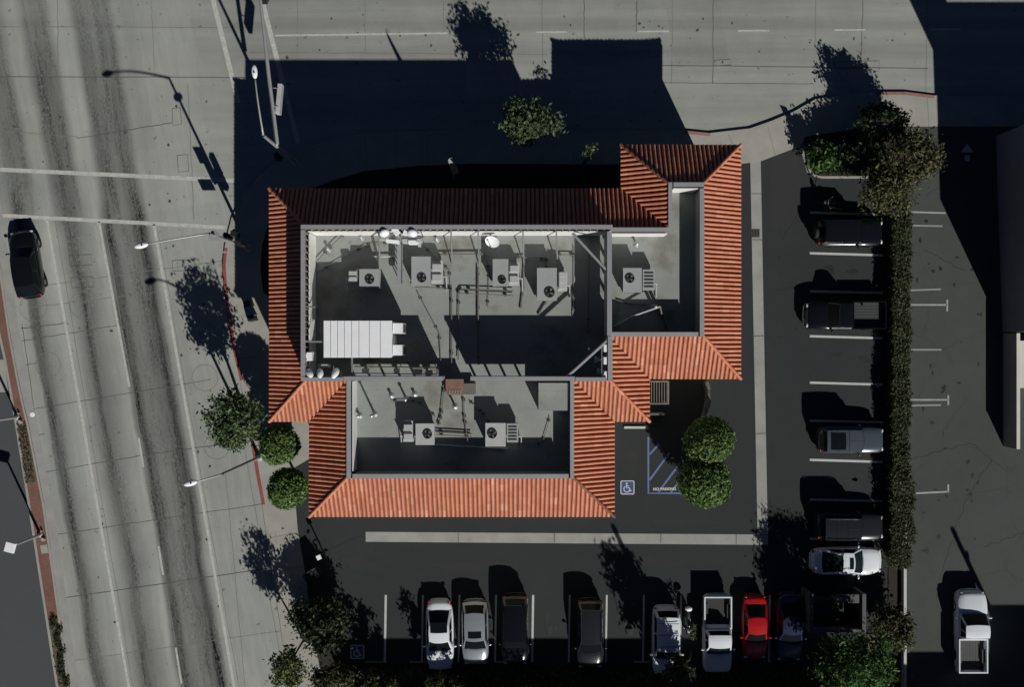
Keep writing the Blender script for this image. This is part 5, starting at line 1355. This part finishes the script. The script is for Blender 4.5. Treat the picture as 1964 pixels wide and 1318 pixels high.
# avenue
car("hatchback", "black hatchback waiting at the stop line on the avenue, brake lights red", "car", 46, 506, 99, 4.35, 1.78, 'hatch', 'black', z=.005)
# stall row, all nosed south
car("sedan", "white sedan with wide black sunroof, westmost car of the stall row", "car", 843, 1220, -89, 4.5, 1.82, 'sedan', 'white', sunroof=[(.08,.92,.86)][:0] or [(-.25,.42,.86)])
car("hatchback", "silver-white hatchback with small front sunroof in the stall row", "car", 911, 1215, -89, 4.15, 1.75, 'hatch', 'silver', sunroof=[(.66,.92,.66)], rearh=1.0)
car("minivan", "black minivan parked beside the bright white stall line", "car", 988, 1209, -90, 4.5, 1.82, 'suv', 'black', rearh=1.0)
car("station_wagon", "dark grey wagon with pale roof rails between two empty stalls", "car", 1132, 1217, -90, 4.4, 1.8, 'suv', 'grey', rails=True, rearh=.95)
car("station_wagon", "white wagon with roof bars under branch shadows", "car", 1278, 1230, -90, 4.35, 1.82, 'suv', 'white', rack=True)
car("pickup_truck", "white pickup with empty bed, parked between sapling and red coupe", "pickup", 1376, 1217, -90, 5.0, 1.86, 'pickup', 'white', tub='black')
car("coupe", "bright red coupe in the stall row, its front in shade", "car", 1449, 1205, -90, 4.1, 1.68, 'sedan', 'red')
car("sedan", "dark navy sedan in deep shade beside the dumpster enclosure", "car", 1516, 1205, -91, 4.4, 1.74, 'sedan', 'navy')
# east column, nosed to the hedge
car("jeep", "black boxy off-roader with spare wheel in the hedge row's top stall", "car", 1630, 446, 0, 4.2, 1.78, 'jeep', 'black', spare=True)
car("pickup_truck", "black pickup backed against the hedge, grey bed liner showing", "pickup", 1622, 605, 180, 5.2, 1.88, 'pickup', 'black', tub='hvacd')
car("jeep", "slate blue boxy off-roader with panelled roof facing the hedge", "car", 1632, 844, 0, 4.15, 1.72, 'jeep', 'slate', sunroof=[(.10,.52,.80)], roofpanels=True)
car("jeep", "dark grey boxy off-roader with panelled roof next to the white sedan", "car", 1630, 1011, 0, 4.25, 1.76, 'jeep', 'grey', roofpanels=True, rails=True)
car("sedan", "white sedan with two dark roof windows facing the hedge", "car", 1625, 1078, 0, 4.55, 1.84, 'sedan', 'white', sunroof=[(.74,1.0,.58),(-.28,.32,.80)], glass='glassg')
# side lot
car("pickup_truck", "large white pickup alone in the side lot near its shadow's edge", "pickup", 1864, 1213, 90, 5.3, 1.95, 'pickup', 'white', tub='hvacd')

def motorcycle(px, py, heading, label, white):
    x, y = G(px, py, .6); t = thing("motorcycle", label, "motorcycle", (x, y, ZL), rad(heading), "parked motorcycles")
    for X in (.72,-.70):
        g = MB(); nn = 18; prof = [(.2,-.04),(.29,-.055),(.31,0),(.29,.055),(.2,.04)]
        vs = [(X+r*math.cos(2*math.pi*k/nn), d, .31+r*math.sin(2*math.pi*k/nn)) for k in range(nn) for r, d in prof]
        g.add(vs, [(k*5+j, ((k+1)%nn)*5+j, ((k+1)%nn)*5+j+1, k*5+j+1) for k in range(nn) for j in range(4)]); w = g.build("wheel", MAT['rubber'], t)
        g = MB(); [g.tube([(X,0,.31),(X+.2*math.cos(a*1.0472),0,.31+.2*math.sin(a*1.0472))], .012, 4) for a in range(6)]; g.build("rim", MAT['rim'], w)
    g = MB(); g.ell((.15,0,.82), (.30,.15,.14), 12, 8); g.build("tank", PAINT['black'], t, smooth=True)
    g = MB(); g.ell((-.35,0,.78), (.40,.14,.07), 12, 6); g.build("seat", MAT['black'], t, smooth=True)
    g = MB(); g.box(-.15,-.16,.28,.3,.16,.62); g.tube([(-.7,.14,.3),(.2,.17,.32),(.3,.15,.5)], .045, 6); g.build("engine", MAT['steel'], t)
    g = MB(); g.tube([(.45,.08,.95),(.72,.08,.31),(.72,-.08,.31),(.45,-.08,.95)], .03, 6); g.build("front_fork", MAT['chrome'], t)
    g = MB(); g.tube([(-.3,.08,.6),(-.7,.08,.31),(-.7,-.08,.31),(-.3,-.08,.6)], .03, 6); g.build("swing_arm", MAT['chrome'], t)
    g = MB(); g.tube([(.30,-.40,1.05),(.42,-.2,1.03),(.46,0,.99),(.42,.2,1.03),(.30,.40,1.05)], .018, 6); g.build("handlebar", MAT['chrome'], t)
    g = MB(); g.ell((.62,0,.88), (.12,.14,.12), 12, 8); g.build("headlight", MAT['lamp'], t, smooth=True)
    g = MB()
    if white: g.ell((-.86,0,.95), (.18,.24,.17), 14, 8)
    else: g.ell((.58,0,1.12), (.05,.22,.20), 12, 8)
    g.build("top_case" if white else "windscreen", MAT['whitemetal'] if white else MAT['chrome'], t, smooth=True)
    for sg in (1,-1): g = MB(); g.ell((.34,sg*.36,1.2), (.03,.08,.05), 8, 6); g.build("mirror", MAT['chrome'], t, smooth=True)
motorcycle(1319, 1190, -88, "motorcycle with round white top case beside the white wagon", True)
motorcycle(1598, 393, 170, "black motorcycle with bright chrome beside the black off-roader", False)
